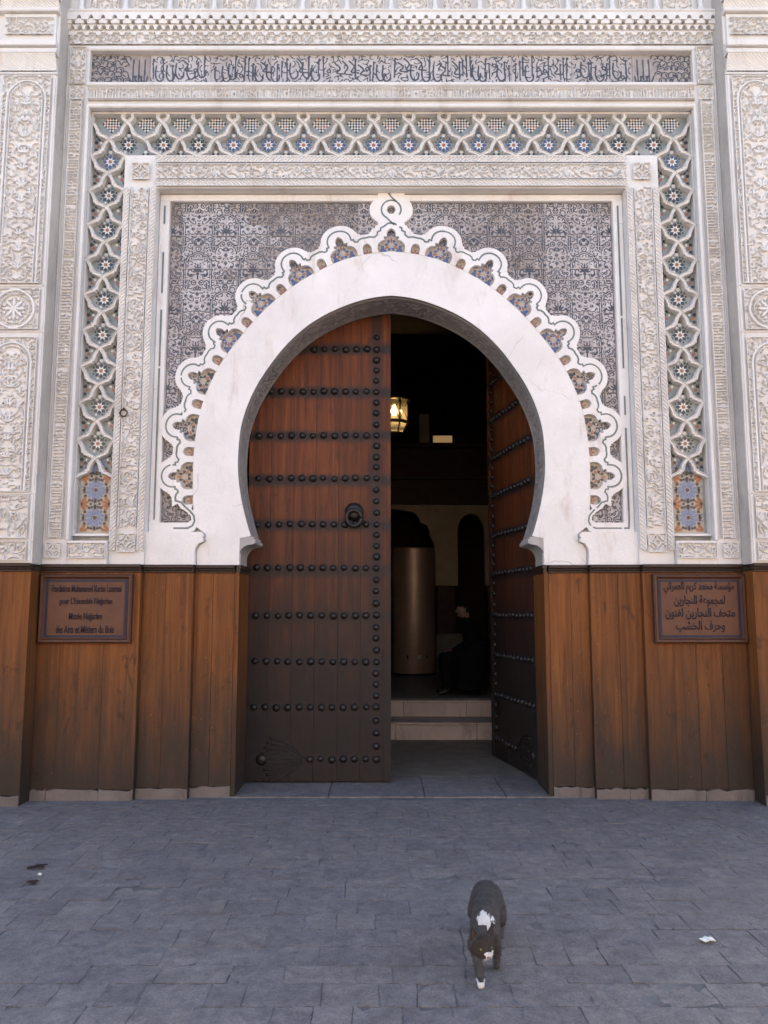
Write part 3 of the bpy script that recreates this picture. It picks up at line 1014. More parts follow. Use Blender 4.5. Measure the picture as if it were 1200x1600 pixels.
def star_panel(parent, s):
    """zellige panel of twelve-petalled stars at the foot of a strip"""
    b = MB()
    def pet(c, a, r0, r1, w, mi, y=-0.004):
        ca, sa = math.cos(a), math.sin(a)
        pts = [(r0, w * 0.45), (r1 - w * 1.3, w), (r1, 0), (r1 - w * 1.3, -w), (r0, -w * 0.45)]
        P = [(c[0] + u * ca - v * sa, c[1] + u * sa + v * ca) for u, v in pts]
        if max(abs(p[0]) for p in P) > 0.142 or min(p[1] for p in P) < -0.02 or max(p[1] for p in P) > 0.66:
            return
        P = [(max(-0.131, min(0.131, x)), max(0.0, z)) for x, z in P]
        b.poly([P], y, 0, mi)
    HW = 0.13
    def dotp(c, r, mi):
        if abs(c[0]) > HW + 0.001 or not 0.004 < c[1] < 0.655:
            return
        P = [(max(-HW, min(HW, c[0] + r * math.cos(k * math.tau / 8))), c[1] + r * math.sin(k * math.tau / 8)) for k in range(8)]
        b.poly([P], -0.004, 0, mi)
    for zc in (0.125, 0.375, 0.625):
        for k in range(12):
            pet((0, zc), (k + 0.5) * math.tau / 12, 0.026, 0.094, 0.0150, 0)
        dotp((0, zc), 0.019, 1)
        for k in range(12):
            a = k * math.tau / 12
            dotp((0.104 * math.cos(a), zc + 0.104 * math.sin(a)), 0.0145, 1)
    for zc in (0.125, 0.375):
        for sx in (-1, 1):
            for k in range(8):
                a = k * math.tau / 8
                dotp((sx * 0.122 + 0.03 * math.cos(a), zc + 0.03 * math.sin(a)), 0.0105, 1 if k % 2 else 3)
    for zc in (0.0, 0.25, 0.5):
        for sx in (-1, 1):
            for k in range(12):
                pet((sx * 0.142, zc), (k + 0.5) * math.tau / 12, 0.022, 0.088, 0.0140, 2)
            dotp((sx * 0.125, zc), 0.014, 1)
        dotp((0, zc), 0.020, 3)
        for k in range(8):
            a = k * math.tau / 8
            dotp((0.040 * math.cos(a), zc + 0.040 * math.sin(a)), 0.0125, 1)
    o = b.build('star_mosaic', [ZSKY, ZBLACK, ZORANGE, ZBG], parent, (s * XC, YZ - 0.0045, 2.290), kind='stuff')

def strips():
    rv = [rosette(ZBLACK, 'rosette_mosaic'), rosette(ZBLUE, 'rosette_mosaic')]
    bd = bud(ZBLACK, 'bud_mosaic')
    sc = side_cluster(ZBLACK)
    # beds
    beds = {}
    for s in (-1, 1):
        x0, x1 = sorted((s * 2.497, s * 2.848))
        beds[s] = MB().box(x0, x1, YZ, 0.2235, 2.20, 6.28).build('zellige_strip', ZBG, gate)
    beds[0] = MB().box(-2.496, 2.496, YZ, 0.2235, 5.823, 6.28).build('zellige_strip', ZBG, gate)
    # vertical lattices
    zB = 6.006; N = 9
    for s in (-1, 1):
        b = MB(); x = s * XC; e = PITCH_X / 2
        for sg in (1, -1):
            pts = []; hs = []
            z = zB
            for k in range(N):
                for (xa, xb) in ((x, x + sg * e), (x + sg * e, x)):
                    if k == N - 1 + 1: break
                    p = piece(xa, z, xb, z - PITCH_Z / 2)
                    up = 0.005 if (k % 2 == 0) == (sg > 0) else -0.004
                    dn = -up
                    h = hs_for(len(p), up, 0.0) if xa == x else hs_for(len(p), 0.0, dn)
                    pts += p[(1 if pts else 0):]; hs += h[(1 if hs else 0):]
                    z -= PITCH_Z / 2
            last = piece(x, z, x + sg * e, z - PITCH_Z / 2)
            pts += last[1:]; hs += hs_for(len(last), hs[-1], 0)[1:]
            b.ribbon(pts, RIB, hs, ybase=YZ)
        # strand from the outer corner
        b.ribbon(piece(x + s * e, zB + PITCH_Z / 2, x, zB), RIB, None, ybase=YZ)
        # borders of the strip
        for sg in (1, -1):
            xx = x + sg * (e + 0.004)
            zt = 6.26 if sg == s else 5.82
            w = 0.010
            MBR = b
            b.box(xx - w, xx + w, YZ - 0.064, YZ, 2.245, zt)
        b.box(x - e + 0.008, x + e - 0.008, YZ - 0.063, YZ, 2.246, 2.268)
        b.build('plaster_lattice', PL, beds[s])
        for k in range(N):
            z = zB - k * PITCH_Z
            link('rosette_mosaic', rv[0 if k else 1], beds[s], (x, YZ - 0.0005, z - 0.195))
            if k or True:
                for sg in (1, -1):
                    if k == 0 and sg != s:
                        continue
                    o = link('edge_mosaic', sc, beds[s], (x + sg * (e - 0.028), YZ - 0.0005, z + 0.0), (0, 0 if sg < 0 else math.pi, 0))
                    o.rotation_euler = (0, 0, 0)
                    o.scale = (-sg, 1, 1)
        zz = zB - N * PITCH_Z
        for sg in (1, -1):
            o = link('edge_mosaic', sc, beds[s], (x + sg * (e - 0.028), YZ - 0.0005, zz))
            o.scale = (-sg, 1, 1)
        star_panel(beds[s], s)
        # white bedding of the star panel
        MB().box(x - 0.135, x + 0.135, YZ - 0.004, YZ, 2.275, 2.80).build('star_mosaic_bed', ZTAN, beds[s])
    # head lattice
    b = MB()
    zA = zB + PITCH_Z / 2
    for i in range(16):
        x = -2.4975 + i * PITCH_X
        for sg in (1, -1):
            p1 = piece(x, zA, x + sg * PITCH_X / 2, zB)
            up = 0.005 if sg > 0 else -0.004
            h = hs_for(len(p1), up, -up)
            xb = x + sg * PITCH_X
            if abs(xb) < 2.45:
                p2 = piece(x + sg * PITCH_X / 2, zB, xb, zB - PITCH_Z / 2 + 0.004)
                h2 = hs_for(len(p2), -up, up)
                p1 = p1 + p2[1:]; h = h + h2[1:]
            loop = [(x - sg * 0.012, zA + 0.012), (x - sg * 0.038, zA + 0.032), (x - sg * 0.050, zA + 0.056), (x - sg * 0.046, zA + 0.080), (x - sg * 0.030, zA + 0.100)]
            b.ribbon(loop[::-1] + p1, RIB, hs_for(len(loop), -up, up) + h, ybase=YZ)
    b.box(-2.50, 2.50, YZ - 0.064, YZ, 5.823, 5.842)
    b.box(-2.835, 2.835, YZ - 0.064, YZ, 6.262, 6.280)
    b.build('plaster_lattice', PL, beds[0])
    chk = [checker(k) for k in range(3)]
    disc = MB().lathe([(0.0, 0.018), (0.018, 0.016), (0.024, 0.0)], n=14, axis='Y').mesh('loop_disc', PL)
    for i in range(16):
        x = -2.4975 + i * PITCH_X
        link('rosette_mosaic', rv[1 if 2 < i < 14 else 0], beds[0], (x, YZ - 0.0005, zA - 0.195))
        link('loop_disc', disc, beds[0], (x, YZ, zA + 0.058))
    for i in range(-7, 8):
        x = i * PITCH_X
        link('bud_mosaic', bd, beds[0], (x, YZ - 0.0005, zB - 0.105))
    for i in range(-8, 9):
        o = link('checker_mosaic', chk[i % 3], beds[0] if abs(i) < 8 else beds[1 if i > 0 else -1], (i * PITCH_X, YZ - 0.0005, zA + 0.018))
strips()

# ------------------------------------------------------------- outer band
def kufic_mesh(w, h, seed, vertical=True):
    X, Y = grid(w, h, 0.005)
    U, V = (Y, X) if vertical else (X, Y)
    L, T = (h, w) if vertical else (w, h)
    I = Ink(U, V)
    rnd = random.Random(seed)
    I.line([(0, 0.022), (L, 0.022)], 0.0048)
    I.line([(0, T - 0.022), (L, T - 0.022)], 0.0042)
    u = 0.01
    while u < L - 0.02:
        top = rnd.uniform(0.4, 0.82) * T
        I.line([(u, 0.022), (u, top)], 0.0050)
        r = rnd.random()
        if r < 0.35:
            I.line([(u, top), (u + 0.012, top + 0.01)], 0.005)
        elif r < 0.6:
            I.line([(u, top * 0.6), (u + 0.018, top * 0.6), (u + 0.018, 0.04)], 0.0048)
        elif r < 0.8:
            I.dot((u + 0.012, top - 0.014), 0.008)
        if top < 0.62 * T:
            I.line([(u - 0.004, T - 0.022), (u + rnd.uniform(-0.01, 0.012), top + 0.02)], 0.0048)
        u += rnd.uniform(0.023, 0.034)
    I.put((np.minimum(X, w - X) if vertical else np.minimum(Y, h - Y)) - 0.005)
    return hf_mesh('kufic_panel', relief(I.sd, 0.028), w, h, PL, None, False)

def outer_band():
    for s in (-1, 1):
        x0, x1 = sorted((s * 2.850, s * 3.060))
        MB().box(x0, x1, 0.0, 0.2235, 1.992, 6.90).build('outer_band_side', PL, gate)
        x0, x1 = sorted((s * 2.835, s * 2.866))
        MB().bbox(x0, x1, -0.012, 0.05, 2.20, 6.29, 0.006).build('outer_band_fillet', PL, gate)
        x0, x1 = sorted((s * 3.040, s * 3.060))
        MB().bbox(x0, x1, -0.010, 0.02, 2.20, 6.90, 0.004).build('outer_band_fillet', PL, gate)
        # base band between the foot block and the pilaster
        x0, x1 = sorted((s * 2.498, s * 2.849))
        MB().box(x0, x1, 0.002, 0.2235, 1.992, 2.198).build('base_band', PL, gate)
        x0, x1 = sorted((s * 2.188, s * 2.497))
    MB().box(-2.849, 2.849, 0.0, 0.2235, 6.283, 6.525).build('outer_band_head', PL, gate)
    MB().bbox(-2.865, 2.865, -0.014, 0.04, 6.275, 6.318, 0.010).build('head_fillet', PL, gate)
    MB().bbox(-2.88, 2.88, -0.018, 0.04, 6.492, 6.530, 0.010).build('head_fillet', PL, gate)
    kv = [kufic_mesh(0.150, 0.515, 40 + k) for k in range(3)]
    kh = [kufic_mesh(0.568, 0.142, 50 + k, False) for k in range(3)]
    kn = knot_mesh(0.135, dark=0.022)
    for s in (-1, 1):
        for k in range(8):
            link('kufic_panel', kv[(k + (s > 0)) % 3], gate, (s * 2.953 - 0.075, -0.001, 2.215 + k * 0.516))
        link('knot_square', kn, gate, (s * 2.953 - 0.0675, -0.001, 6.345))
        link('knot_square', kn, gate, (s * 2.965 - 0.0675, -0.001, 2.045))
        link('base_panel', base_p, gate, ((2.505 if s > 0 else -2.845), 0.001, 2.045))
        link('upper_band_panel', up_p, gate, (s * 2.953 - 0.075, -0.001, 6.50))
    for k in range(10):
        link('kufic_panel', kh[k % 3], gate, (-2.85 + k * 0.57 + 0.001, -0.001, 6.336))
base_p = doodle_panel('base_panel', 0.34, 0.135, 61, mirror=True)
up_p = doodle_panel('upper_band_panel', 0.15, 0.38, 62, mirror=True)
outer_band()

# ------------------------------------------------------------- calligraphy frieze
def frieze():
    n = 10; W = 2 * 2.866; w = W / n; z0, z1 = 6.532, 6.852; h = z1 - z0
    MB().box(-2.868, 2.868, 0.062, 0.2235, 6.527, 6.88).build('frieze_bed', GROUT, gate)
    strip = link('inscription_frieze', MB().bbox(-2.868, 2.868, 0.046, 0.0615, 6.5275, 6.5315, 0.001).mesh('frieze_ledge', GROUT), gate, label='black cursive inscription carved in pale tile')
    for k in range(n):
        rnd = random.Random(900 + k)
        X, Y = grid(w, h, 0.0043)
        I = Ink(X, Y)
        if k in (0, n - 1):
            # overlapping scales with rosettes
            Xs = X if k == 0 else w - X
            I = Ink(Xs, Y)
            lim = 0.36
            for i in range(-1, 9):
                for j in range(-1, 7):
                    c = (i * 0.066 + (j % 2) * 0.033 + rnd.uniform(-.012, .012), j * 0.056 + rnd.uniform(-.01, .01))
                    if c[0] > lim: continue
                    d = np.hypot(I.X - c[0], I.Y - c[1])
                    m = np.where(I.Y - c[1] > -0.012, np.abs(np.abs(d - 0.034) - 0.0) - 0.0058, 1)
                    I.put(m); a0 = rnd.uniform(0, 6.28); I.put(np.where((I.X - c[0]) * math.cos(a0) + (I.Y - c[1]) * math.sin(a0) > 0, np.abs(d - 0.016) - 0.0045, 1)); I.leaf(c, a0, 0.022, 0.005)
            for q in range(3):
                x = 0.41 + q * 0.055
                I.line([(x, 0.06), (x + 0.004, 0.27)], 0.007)
                I.line(catmull([(x - 0.04, 0.10), (x - 0.02, 0.05), (x + 0.02, 0.05), (x + 0.03, 0.10)], 4), 0.0075)
        else:
            x = rnd.uniform(0.01, 0.05)
            pre = []
            while x < w - 0.02:
                r = rnd.random()
                ht = rnd.uniform(0.17, 0.27)
                base = rnd.uniform(0.05, 0.11)
                if r < 0.5:
                    p = [(x + 0.012, base + ht * 0.86), (x, base + ht * 0.9), (x + rnd.uniform(-0.01, 0.01), base)]
                    I.line(p, 0.0072); pre.append(p); x += rnd.uniform(0.026, 0.045)
                elif r < 0.72:
                    p = catmull([(x, base + 0.14), (x - 0.006, base + 0.04), (x + 0.025, base - 0.02), (x + 0.065, base), (x + 0.072, base + 0.05)], 4)
                    I.line(p, 0.0082); pre.append(p); x += rnd.uniform(0.05, 0.07)
                elif r < 0.88:
                    c = (x + 0.02, base + rnd.uniform(0.02, 0.11))
                    I.ring(c, 0.015, 0.0065); p = catmull([(c[0] + 0.016, c[1]), (c[0] + 0.03, c[1] - 0.05), (c[0] - 0.02, c[1] - 0.08)], 4)
                    I.line(p, 0.0072); pre.append(p + [c]); x += rnd.uniform(0.045, 0.06)
                else:
                    p = catmull([(x, base + ht * 0.8), (x + 0.05, base + ht * 0.55), (x + 0.02, base + ht * 0.3), (x + 0.09, base + ht * 0.25)], 4)
                    I.line(p, 0.0080); pre.append(p); x += rnd.uniform(0.05, 0.075)
            full = []
            for p in pre:
                full += catmull(p, 4) if len(p) < 6 else p
            for p in doodle(w, h, 950 + k, 0.0185, tries=420, pre=[full], kmin=10, kmax=40, maxn=9):
                I.line(p, 0.0048)
                I.leaf(p[-1], math.atan2(p[-1][1] - p[-2][1], p[-1][0] - p[-2][0]), 0.026, 0.008)
        s = I.sd
        H = 0.008 + 0.004 * np.clip(0.5 - s / 0.004, 0, 1)
        H[0, :] = 0; H[-1, :] = 0; H[:, 0] = 0; H[:, -1] = 0
        cen = 0.25 * (s[:-1, :-1] + s[1:, :-1] + s[:-1, 1:] + s[1:, 1:])
        o = link('frieze_tile', hf_mesh('frieze_tile', H, w - 0.001, h - 0.004, [GLAZE, CLAY], (cen > 0).astype(int)), strip, (-W / 2 + k * w, 0.0618, z0))
        o['bright'] = 0.52 + rnd.uniform(-0.12, 0.12) - (0.3 if k in (0, n - 1) else 0)
        o['wear'] = rnd.uniform(0.1, 0.35)
    MB().bbox(-2.89, 2.89, -0.012, 0.0615, 6.856, 6.905, 0.010).build('head_fillet', PL, gate)
frieze()

# ------------------------------------------------------------- stalactite (muqarnas) cornice and the arcade above it
def cornice():
    MB().box(-3.06, 3.06, 0.01, 0.2235, 6.906, 7.75).build('cornice_wall', PL, gate)
    cp = [doodle_panel('scroll_panel', 0.61, 0.125, 300 + k, gap=0.021, wid=0.0046) for k in range(3)]
    for k in range(10):
        link('scroll_panel', cp[k % 3], gate, (-3.05 + k * 0.61, 0.009, 6.912))
    P = 6.1 / 27
    def scallop(zb, ztop, hgt, off, y, pitch, thin):
        # hanging row of little pointed arches, teeth between them
        pts = [(-3.06, ztop), (-3.06, zb)]
        x = -3.06 + off
        low = [(-3.06, zb)]
        while x < 3.06 - 0.01:
            a = pitch / 2 - thin
            c = x + pitch / 2
            row = [(c - a, zb)] + [(c + a * math.sin(t), zb + hgt * math.cos(t) ** 0.8) for t in [R(v) for v in (-80, -60, -40, -20, 0, 20, 40, 60, 80)]] + [(c + a, zb)]
            low += [p for p in row if -3.06 < p[0] < 3.06]
            x += pitch
        low.append((3.06, zb))
        outline = low + [(3.06, ztop), (-3.06, ztop)]
        MB().poly([outline], y, 0.012).build('muqarnas_tier', PL, gate)
    scallop(7.005, 7.045, 0.034, P * 0.25, -0.020, P / 2, 0.020)
    scallop(7.046, 7.094, 0.044, 0.0, -0.040, P / 3, 0.012)
    scallop(7.095, 7.144, 0.044, P * 0.0, -0.058, P / 3 * 1.5, 0.038)
    scallop(7.126, 7.205, 0.046, P * 0.25, -0.070, P / 2, 0.034)
    MB().bbox(-3.06, 3.06, -0.080, 0.009, 7.206, 7.232, 0.008).build('cornice_ledge', PL, gate)
    # blind arcade above
    ap = [doodle_panel('arcade_panel', 0.28, 0.40, 320 + k, gap=0.022, mirror=True) for k in range(3)]
    col = MB()
    col.lathe([(0.034, 0.0), (0.036, 0.03), (0.024, 0.05), (0.023, 0.34), (0.036, 0.37), (0.040, 0.42)], n=10)
    cm = col.mesh('colonnette', PL)
    for k in range(15):
        x = -2.94 + k * 0.42
        if k < 14:
            link('arcade_panel', ap[k % 3], gate, (x + 0.07, 0.006, 7.238))
        link('colonnette', cm, gate, (x, -0.03, 7.233))
cornice()

# ------------------------------------------------------------- side pilasters
YP = -0.20
def arch_panel(w, h, seed, medal=False, arch=True):
    X, Y = grid(w, h, 0.0048)
    xf = np.abs(X - w / 2)
    I = Ink(xf, Y)
    hw = w / 2
    if medal:
        I.ring((0, h / 2), hw * 0.78, 0.012); I.ring((0, h / 2), hw * 0.60, 0.005)
        for k in range(8):
            I.leaf((0, h / 2), k * math.tau / 8, hw * 0.5, 0.014)
            I.dot((hw * 0.42 * math.cos((k + .5) * math.tau / 8), h / 2 + hw * 0.42 * math.sin((k + .5) * math.tau / 8)), 0.014)
        for p in doodle(hw, h, seed, 0.02, tries=200, pre=[[(hw * 0.8 * math.cos(a / 10), h / 2 + hw * 0.8 * math.sin(a / 10)) for a in range(-16, 17)], [(hw * 0.4, h / 2 + t * 0.01) for t in range(-12, 12)], [(hw * 0.15, h / 2 + t * 0.01) for t in range(-12, 12)]]):
            I.line(p, 0.0052)
    else:
        pre = []
        if arch:
            ra = hw - 0.045
            zc = h - hw - 0.02
            curve = [(ra, 0.0), (ra, zc)] + [(ra * math.cos(R(a)), zc + ra * 1.08 * math.sin(R(a))) for a in range(8, 91, 8)]
            I.line(curve, 0.009)
            c2 = [(ra - 0.03, 0.0), (ra - 0.03, zc)] + [((ra - 0.03) * math.cos(R(a)), zc + (ra - 0.03) * 1.08 * math.sin(R(a))) for a in range(8, 91, 8)]
            I.line(c2, 0.005)
            pre = [[(ra - 0.015, 0.012 * k) for k in range(int(zc / 0.012))], [((ra - 0.015) * math.cos(R(a)), zc + (ra - 0.015) * 1.08 * math.sin(R(a))) for a in range(0, 91, 4)]]
        holes = []
        z = 0.10
        while z < h - 0.25:
            for p in ((0.022, z), (0.10, z + 0.075)):
                holes.append(p)
            # lozenge of leaves
            for a in (0.6, 1.2, 1.9, 2.5):
                I.leaf((0.0, z + 0.04), a, 0.07, 0.009)
            z += 0.155
        for p in doodle(hw, h, seed, 0.0205, tries=1200, pre=pre + [[q] for q in holes] + [[(0.02, 0.1 + 0.155 * k + 0.07)] for k in range(int(h / 0.155))]):
            I.line(p, 0.0050)
            if len(p) > 4:
                I.leaf(p[-1], math.atan2(p[-1][1] - p[-2][1], p[-1][0] - p[-2][0]), 0.026, 0.0085)
        sd = I.sd
    I.put(np.minimum(np.minimum(X, w - X), np.minimum(Y, h - Y)) - 0.008)
    H = relief(I.sd, 0.028)
    if not medal:
        for q in holes:
            H = np.where(np.hypot(xf - q[0], Y - q[1]) < 0.012, -0.02, H)
    return hf_mesh('arabesque_panel', H, w, h, PL, None, False)

def pilasters():
    W = 0.44
    pa = arch_panel(W, 1.98, 401)
    pb = arch_panel(W, 0.375, 402, medal=True)
    pc = arch_panel(W, 1.37, 403)
    pd = doodle_panel('arabesque_panel', W, 0.37, 404, mirror=True)
    pe = doodle_panel('arabesque_panel', W, 0.16, 405, mirror=True)
    pt = doodle_panel('arabesque_panel', W, 0.17, 406, gap=0.020, wid=0.0045)
    hm = hatch_mesh(0.47, 0.085, 1)
    for s in (-1, 1):
        x0, x1 = sorted((s * 3.062, s * 4.4))
        MB().box(x0, x1, YP, 0.2235, 1.985, 9.6).build('pilaster', PL, gate)
        # rough inner cheek of the pilaster
        xx = s * 3.0615
        MB().box(min(xx, xx - s * 0.004), max(xx, xx - s * 0.004), YP + 0.004, -0.013, 1.99, 9.5).build('pilaster_cheek', PLD, gate)
        xc = s * 3.325
        xl = xc - W / 2
        y = YP - 0.001
        link('arabesque_panel', pa, gate, (xl, y, 4.462))
        link('arabesque_panel', pb, gate, (xl, y, 4.04))
        link('arabesque_panel', pc, gate, (xl, y, 2.60))
        link('arabesque_panel', pd, gate, (xl, y, 2.20))
        link('arabesque_panel', pe, gate, (xl, y, 2.01))
        link('arabesque_panel', pt, gate, (xl, y - 0.03, 6.83))
        MB().box(xl - 0.02, xl + W + 0.02, YP - 0.0302, YP, 6.76, 7.05).build('capital_block', PL, gate)
        for zz, hh, pr in ((4.434, 0.02, 0.012), (4.018, 0.018, 0.012), (2.576, 0.018, 0.012), (2.176, 0.018, 0.010), (6.462, 0.022, 0.02), (6.635, 0.028, 0.075), (6.668, 0.03, 0.055), (6.702, 0.05, 0.085), (7.055, 0.035, 0.07), (7.19, 0.05, 0.10)):
            a, b_ = sorted((s * 3.058, s * 3.66))
            MB().bbox(a, b_, YP - pr, YP + 0.05, zz, zz + hh, min(0.006, hh / 3)).build('pilaster_moulding', PL, gate)
        for zz, y0 in ((6.49, 0.02), (7.095, 0.03)):
            a, b_ = sorted((s * 3.0625, s * 3.60))
            # sloping hatched cavetto
            v = [(a, YP - y0, zz), (b_, YP - y0, zz), (b_, YP - y0 - 0.045, zz + 0.14 if zz < 7 else zz + 0.095), (a, YP - y0 - 0.045, zz + 0.14 if zz < 7 else zz + 0.095)]
            hh = (0.14 if zz < 7 else 0.095)
            X, Z = grid(b_ - a, hh, 0.005)
            t = ((X + Z * 1.4) / 0.034) % 1.0
            H = 0.008 * np.clip(1.4 - np.abs(t - 0.5) * 5, 0, 1) + 0.004 + 0.05 * (Z / hh) ** 2
            link('leaf_moulding', hf_mesh('leaf_moulding', H, b_ - a, hh, PL), gate, (a, YP - 0.018, zz))
        for xx in (s * 3.085, s * 3.565):
            a, b_ = xx - 0.012, xx + 0.012
            MB().bbox(a, b_, YP - 0.012, YP + 0.02, 2.0, 6.46, 0.004).build('pilaster_fillet', PL, gate)
pilasters()

# ------------------------------------------------------------- cedar dado: boards, rope moulding, stone plinth
def dado():
    rnd = random.Random(21)
    secs = []
    for s in (-1, 1):
        secs += [(s, 3.064, 3.70, YP, [0.32, 0.316]), (s, 2.190, 3.062, 0.0, [0.30, 0.372, 0.20] if s < 0 else [0.235, 0.20, 0.225, 0.212]), (s, 1.745, 2.188, 0.06, [0.24, 0.203]), (s, 1.392, 1.743, 0.12, [0.19, 0.161])]
    for s, a, b_, y, ws in secs:
        x = a
        for w in ws:
            zt, zb = 1.925, 0.085 + rnd.uniform(-0.006, 0.006)
            m = MB()
            x0, x1 = sorted((s * (x + 0.0007), s * (x + w - 0.0007)))
            dy = rnd.uniform(-0.003, 0.003)
            m.bbox(x0, x1, y + dy, y + 0.06, zb, zt, 0.0018)
            m.build('plank', WAIN, gate)
            x += w
        # backing so that no gap shows through
        x0, x1 = sorted((s * a, s * (b_)))
        MB().box(x0 + 0.001, x1 - 0.001, y + 0.045, 0.2235, 0.0, 1.93).build('dado_backing', MOULD, gate)
        # plinth stones
        x = a
        while x < b_ - 0.02:
            w = min(rnd.uniform(0.26, 0.5), b_ - x)
            if b_ - x - w < 0.12: w = b_ - x
            x0, x1 = sorted((s * (x + 0.002), s * (x + w - 0.002)))
            n = 7
            top = [(x0 + (x1 - x0) * i / n, 0.082 + rnd.uniform(-0.012, 0.010)) for i in range(n + 1)]
            pts = [(x0, -0.01), (x1, -0.01)] + top[::-1]
            MB().poly([pts], y - 0.012 + rnd.uniform(-.004, .004), y + 0.05).build('plinth_stone', STONE_B, gate)
            x += w
        # moulding: fillet, rope, fillet
        x0, x1 = sorted((s * a, s * b_))
        m = MB()
        m.bbox(x0, x1, y - 0.030, y + 0.06, 1.958, 1.990, 0.008)
        m.bbox(x0, x1, y - 0.016, y + 0.06, 1.918, 1.936, 0.005)
        m.box(x0, x1, y - 0.010, y + 0.06, 1.936, 1.958)
        k = x0 + 0.012
        while k < x1 - 0.012:
            m.tube([(k - 0.010, y - 0.013, 1.938), (k + 0.010, y - 0.013, 1.956)], 0.0075, 5)
            k += 0.018
        m.build('rope_moulding', MOULD, gate)
        # step faces between dado planes
    for s in (-1, 1):
        for xa, y0, y1 in ((3.063, YP + 0.003, 0.0), (2.189, 0.002, 0.06), (1.744, 0.062, 0.12)):
            x0, x1 = sorted((s * xa, s * (xa + 0.012)))
            MB().box(min(s * xa, s * (xa + 0.011)), max(s * xa, s * (xa + 0.011)), y0, y1 + 0.03, 0.0, 1.925).build('dado_return', WAIN, gate)
        # jamb boards
        x0, x1 = sorted((s * 1.352, s * 1.390))
        for (ya, yb) in ((0.118, 0.30), (0.302, 0.47), (0.472, 0.62)):
            MB().box(x0, x1, ya, yb, 0.012, 1.930).build('jamb_plank', WAIN, gate)
        m = MB()
        x0, x1 = sorted((s * 1.335, s * 1.372))
        m.box(x0, x1, 0.09, 0.60, 1.958, 1.990); m.box(min(s * 1.345, s * 1.372), max(s * 1.345, s * 1.372), 0.105, 0.60, 1.920, 1.957)
        m.build('jamb_moulding', MOULD, gate)
dado()

# ------------------------------------------------------------- studded door leaves
def door(side, loc, rotz, label):
    """leaf in its own space: hinge at x=0, free edge at x=1.37*dir, outer face towards -Y"""
    dr = 1 if side < 0 else -1
    DW = DOORW
    Wd = 1.372
    def top(xl):
        return arch_z(-JX + abs(xl), 0.05) if abs(xl) > 0.02 else arch_z(-JX + 0.02, 0.05)
    leaf = MB()
    pts = [(0.0, 0.02)] + [(dr * Wd, 0.02)] + [(dr * Wd * (1 - k / 20), min(4.62, top(Wd * (1 - k / 20)))) for k in range(21)]
    leaf.poly([pts], 0.030, 0.075, back=True)
    d_ = leaf.build('door_leaf', DW, gate, loc, (0, 0, rotz), label=label)
    ws = [0.215, 0.218, 0.216, 0.220, 0.214, 0.216, 0.073]
    x = 0.0
    rnd = random.Random(31 + side)
    for i, w in enumerate(ws):
        a, b_ = x + 0.001, x + w - 0.001
        n = 5
        tp = [(dr * (b_ - (b_ - a) * k / n), min(4.62, top(b_ - (b_ - a) * k / n))) for k in range(n + 1)]
        y = rnd.uniform(-0.002, 0.002) - (0.010 if i == 6 else 0)
        MB().poly([[(dr * a, 0.02), (dr * b_, 0.02)] + tp], y, 0.03).build('plank', DW, d_)
        x += w
    stud = MB().lathe([(0.0335, 0.0), (0.034, 0.005), (0.029, 0.017), (0.018, 0.027), (0.007, 0.031), (0.0, 0.0315)], n=10, axis='Y').mesh('stud', IRON)
    xs = [0.093 + 0.1045 * k for k in range(11)]
    zs = [0.219 + 0.4361 * k for k in range(10)]
    zs[1:9] = [0.688, 1.111, 1.54, 1.992, 2.409, 2.856, 3.277, 3.717]; zs[9] = 4.144
    def put(x, z):
        if z > top(x) - 0.06:
            return
        link('stud', stud, d_, (dr * (x + rnd.uniform(-.004, .004)), -0.002, z + rnd.uniform(-.005, .005)), (rnd.uniform(-.08, .08), rnd.uniform(0, 6), rnd.uniform(-.08, .08))).scale = [rnd.uniform(0.88, 1.08)] * 3
    for r, z in enumerate(zs):
        for x in xs:
            if r == 0 and x < 0.60:
                continue
            put(x, z)
    xv = 1.233
    z = 0.219; i = 0
    for r in range(9):
        for k in range(4):
            put(xv, zs[r] + (zs[r + 1] - zs[r]) * k / 4)
    for k in range(2):
        put(xv, 4.144 + 0.125 * k)
    # knocker: boss plate and heavy ring
    if side < 0:
        kx, kz = 1.020, 2.495
        kb = MB()
        kb.lathe([(0.088, 0.0), (0.090, 0.010), (0.074, 0.016), (0.066, 0.034), (0.052, 0.040), (0.0, 0.041)], (kx, 0.0, kz + 0.035), n=20, axis='Y')
        ko = kb.build('door_knocker', IRON, d_)
        ring = MB()
        pts = [(kx + 0.070 * math.cos(R(a)), -0.058 - 0.012 * math.sin(R(a)), kz - 0.030 + 0.076 * math.sin(R(a))) for a in range(0, 361, 18)]
        ring.tube(pts, 0.021, 8)
        ring.tube([(kx, -0.02, kz + 0.05), (kx, -0.075, kz + 0.052)], 0.018, 8)
        ring.build('knocker_ring', IRON, d_)
    # fan shaped hinge strap near the foot
    hm = MB()
    for k in range(-4, 5):
        a = k * 0.125
        p0 = (dr * 0.575, 0.222 + k * 0.002); L = 0.42 - 0.012 * abs(k)
        q = (p0[0] - dr * L * math.cos(a), p0[1] + L * math.sin(a) * 1.0)
        mid = ((p0[0] + q[0]) / 2, (p0[1] + q[1]) / 2 + 0.012 * k)
        pth = catmull([p0, mid, q], 5)
        hm.tube([(px, -0.004, pz) for px, pz in pth], [0.004 + 0.006 * t / (len(pth) - 1) for t in range(len(pth))], 6)
    hm.lathe([(0.05, 0), (0.05, 0.012), (0.03, 0.022), (0, 0.024)], (dr * 0.17, 0.0, 0.215), n=12, axis='Y')
    hm.build('hinge_strap', IRON, d_)
    return d_
door(-1, (-JX, 0.645, 0.0), 0.0, 'closed studded cedar door leaf with iron knocker')
door(1, (JX, 0.655, 0.0), R(-79.5), 'studded cedar door leaf swung open into the passage')

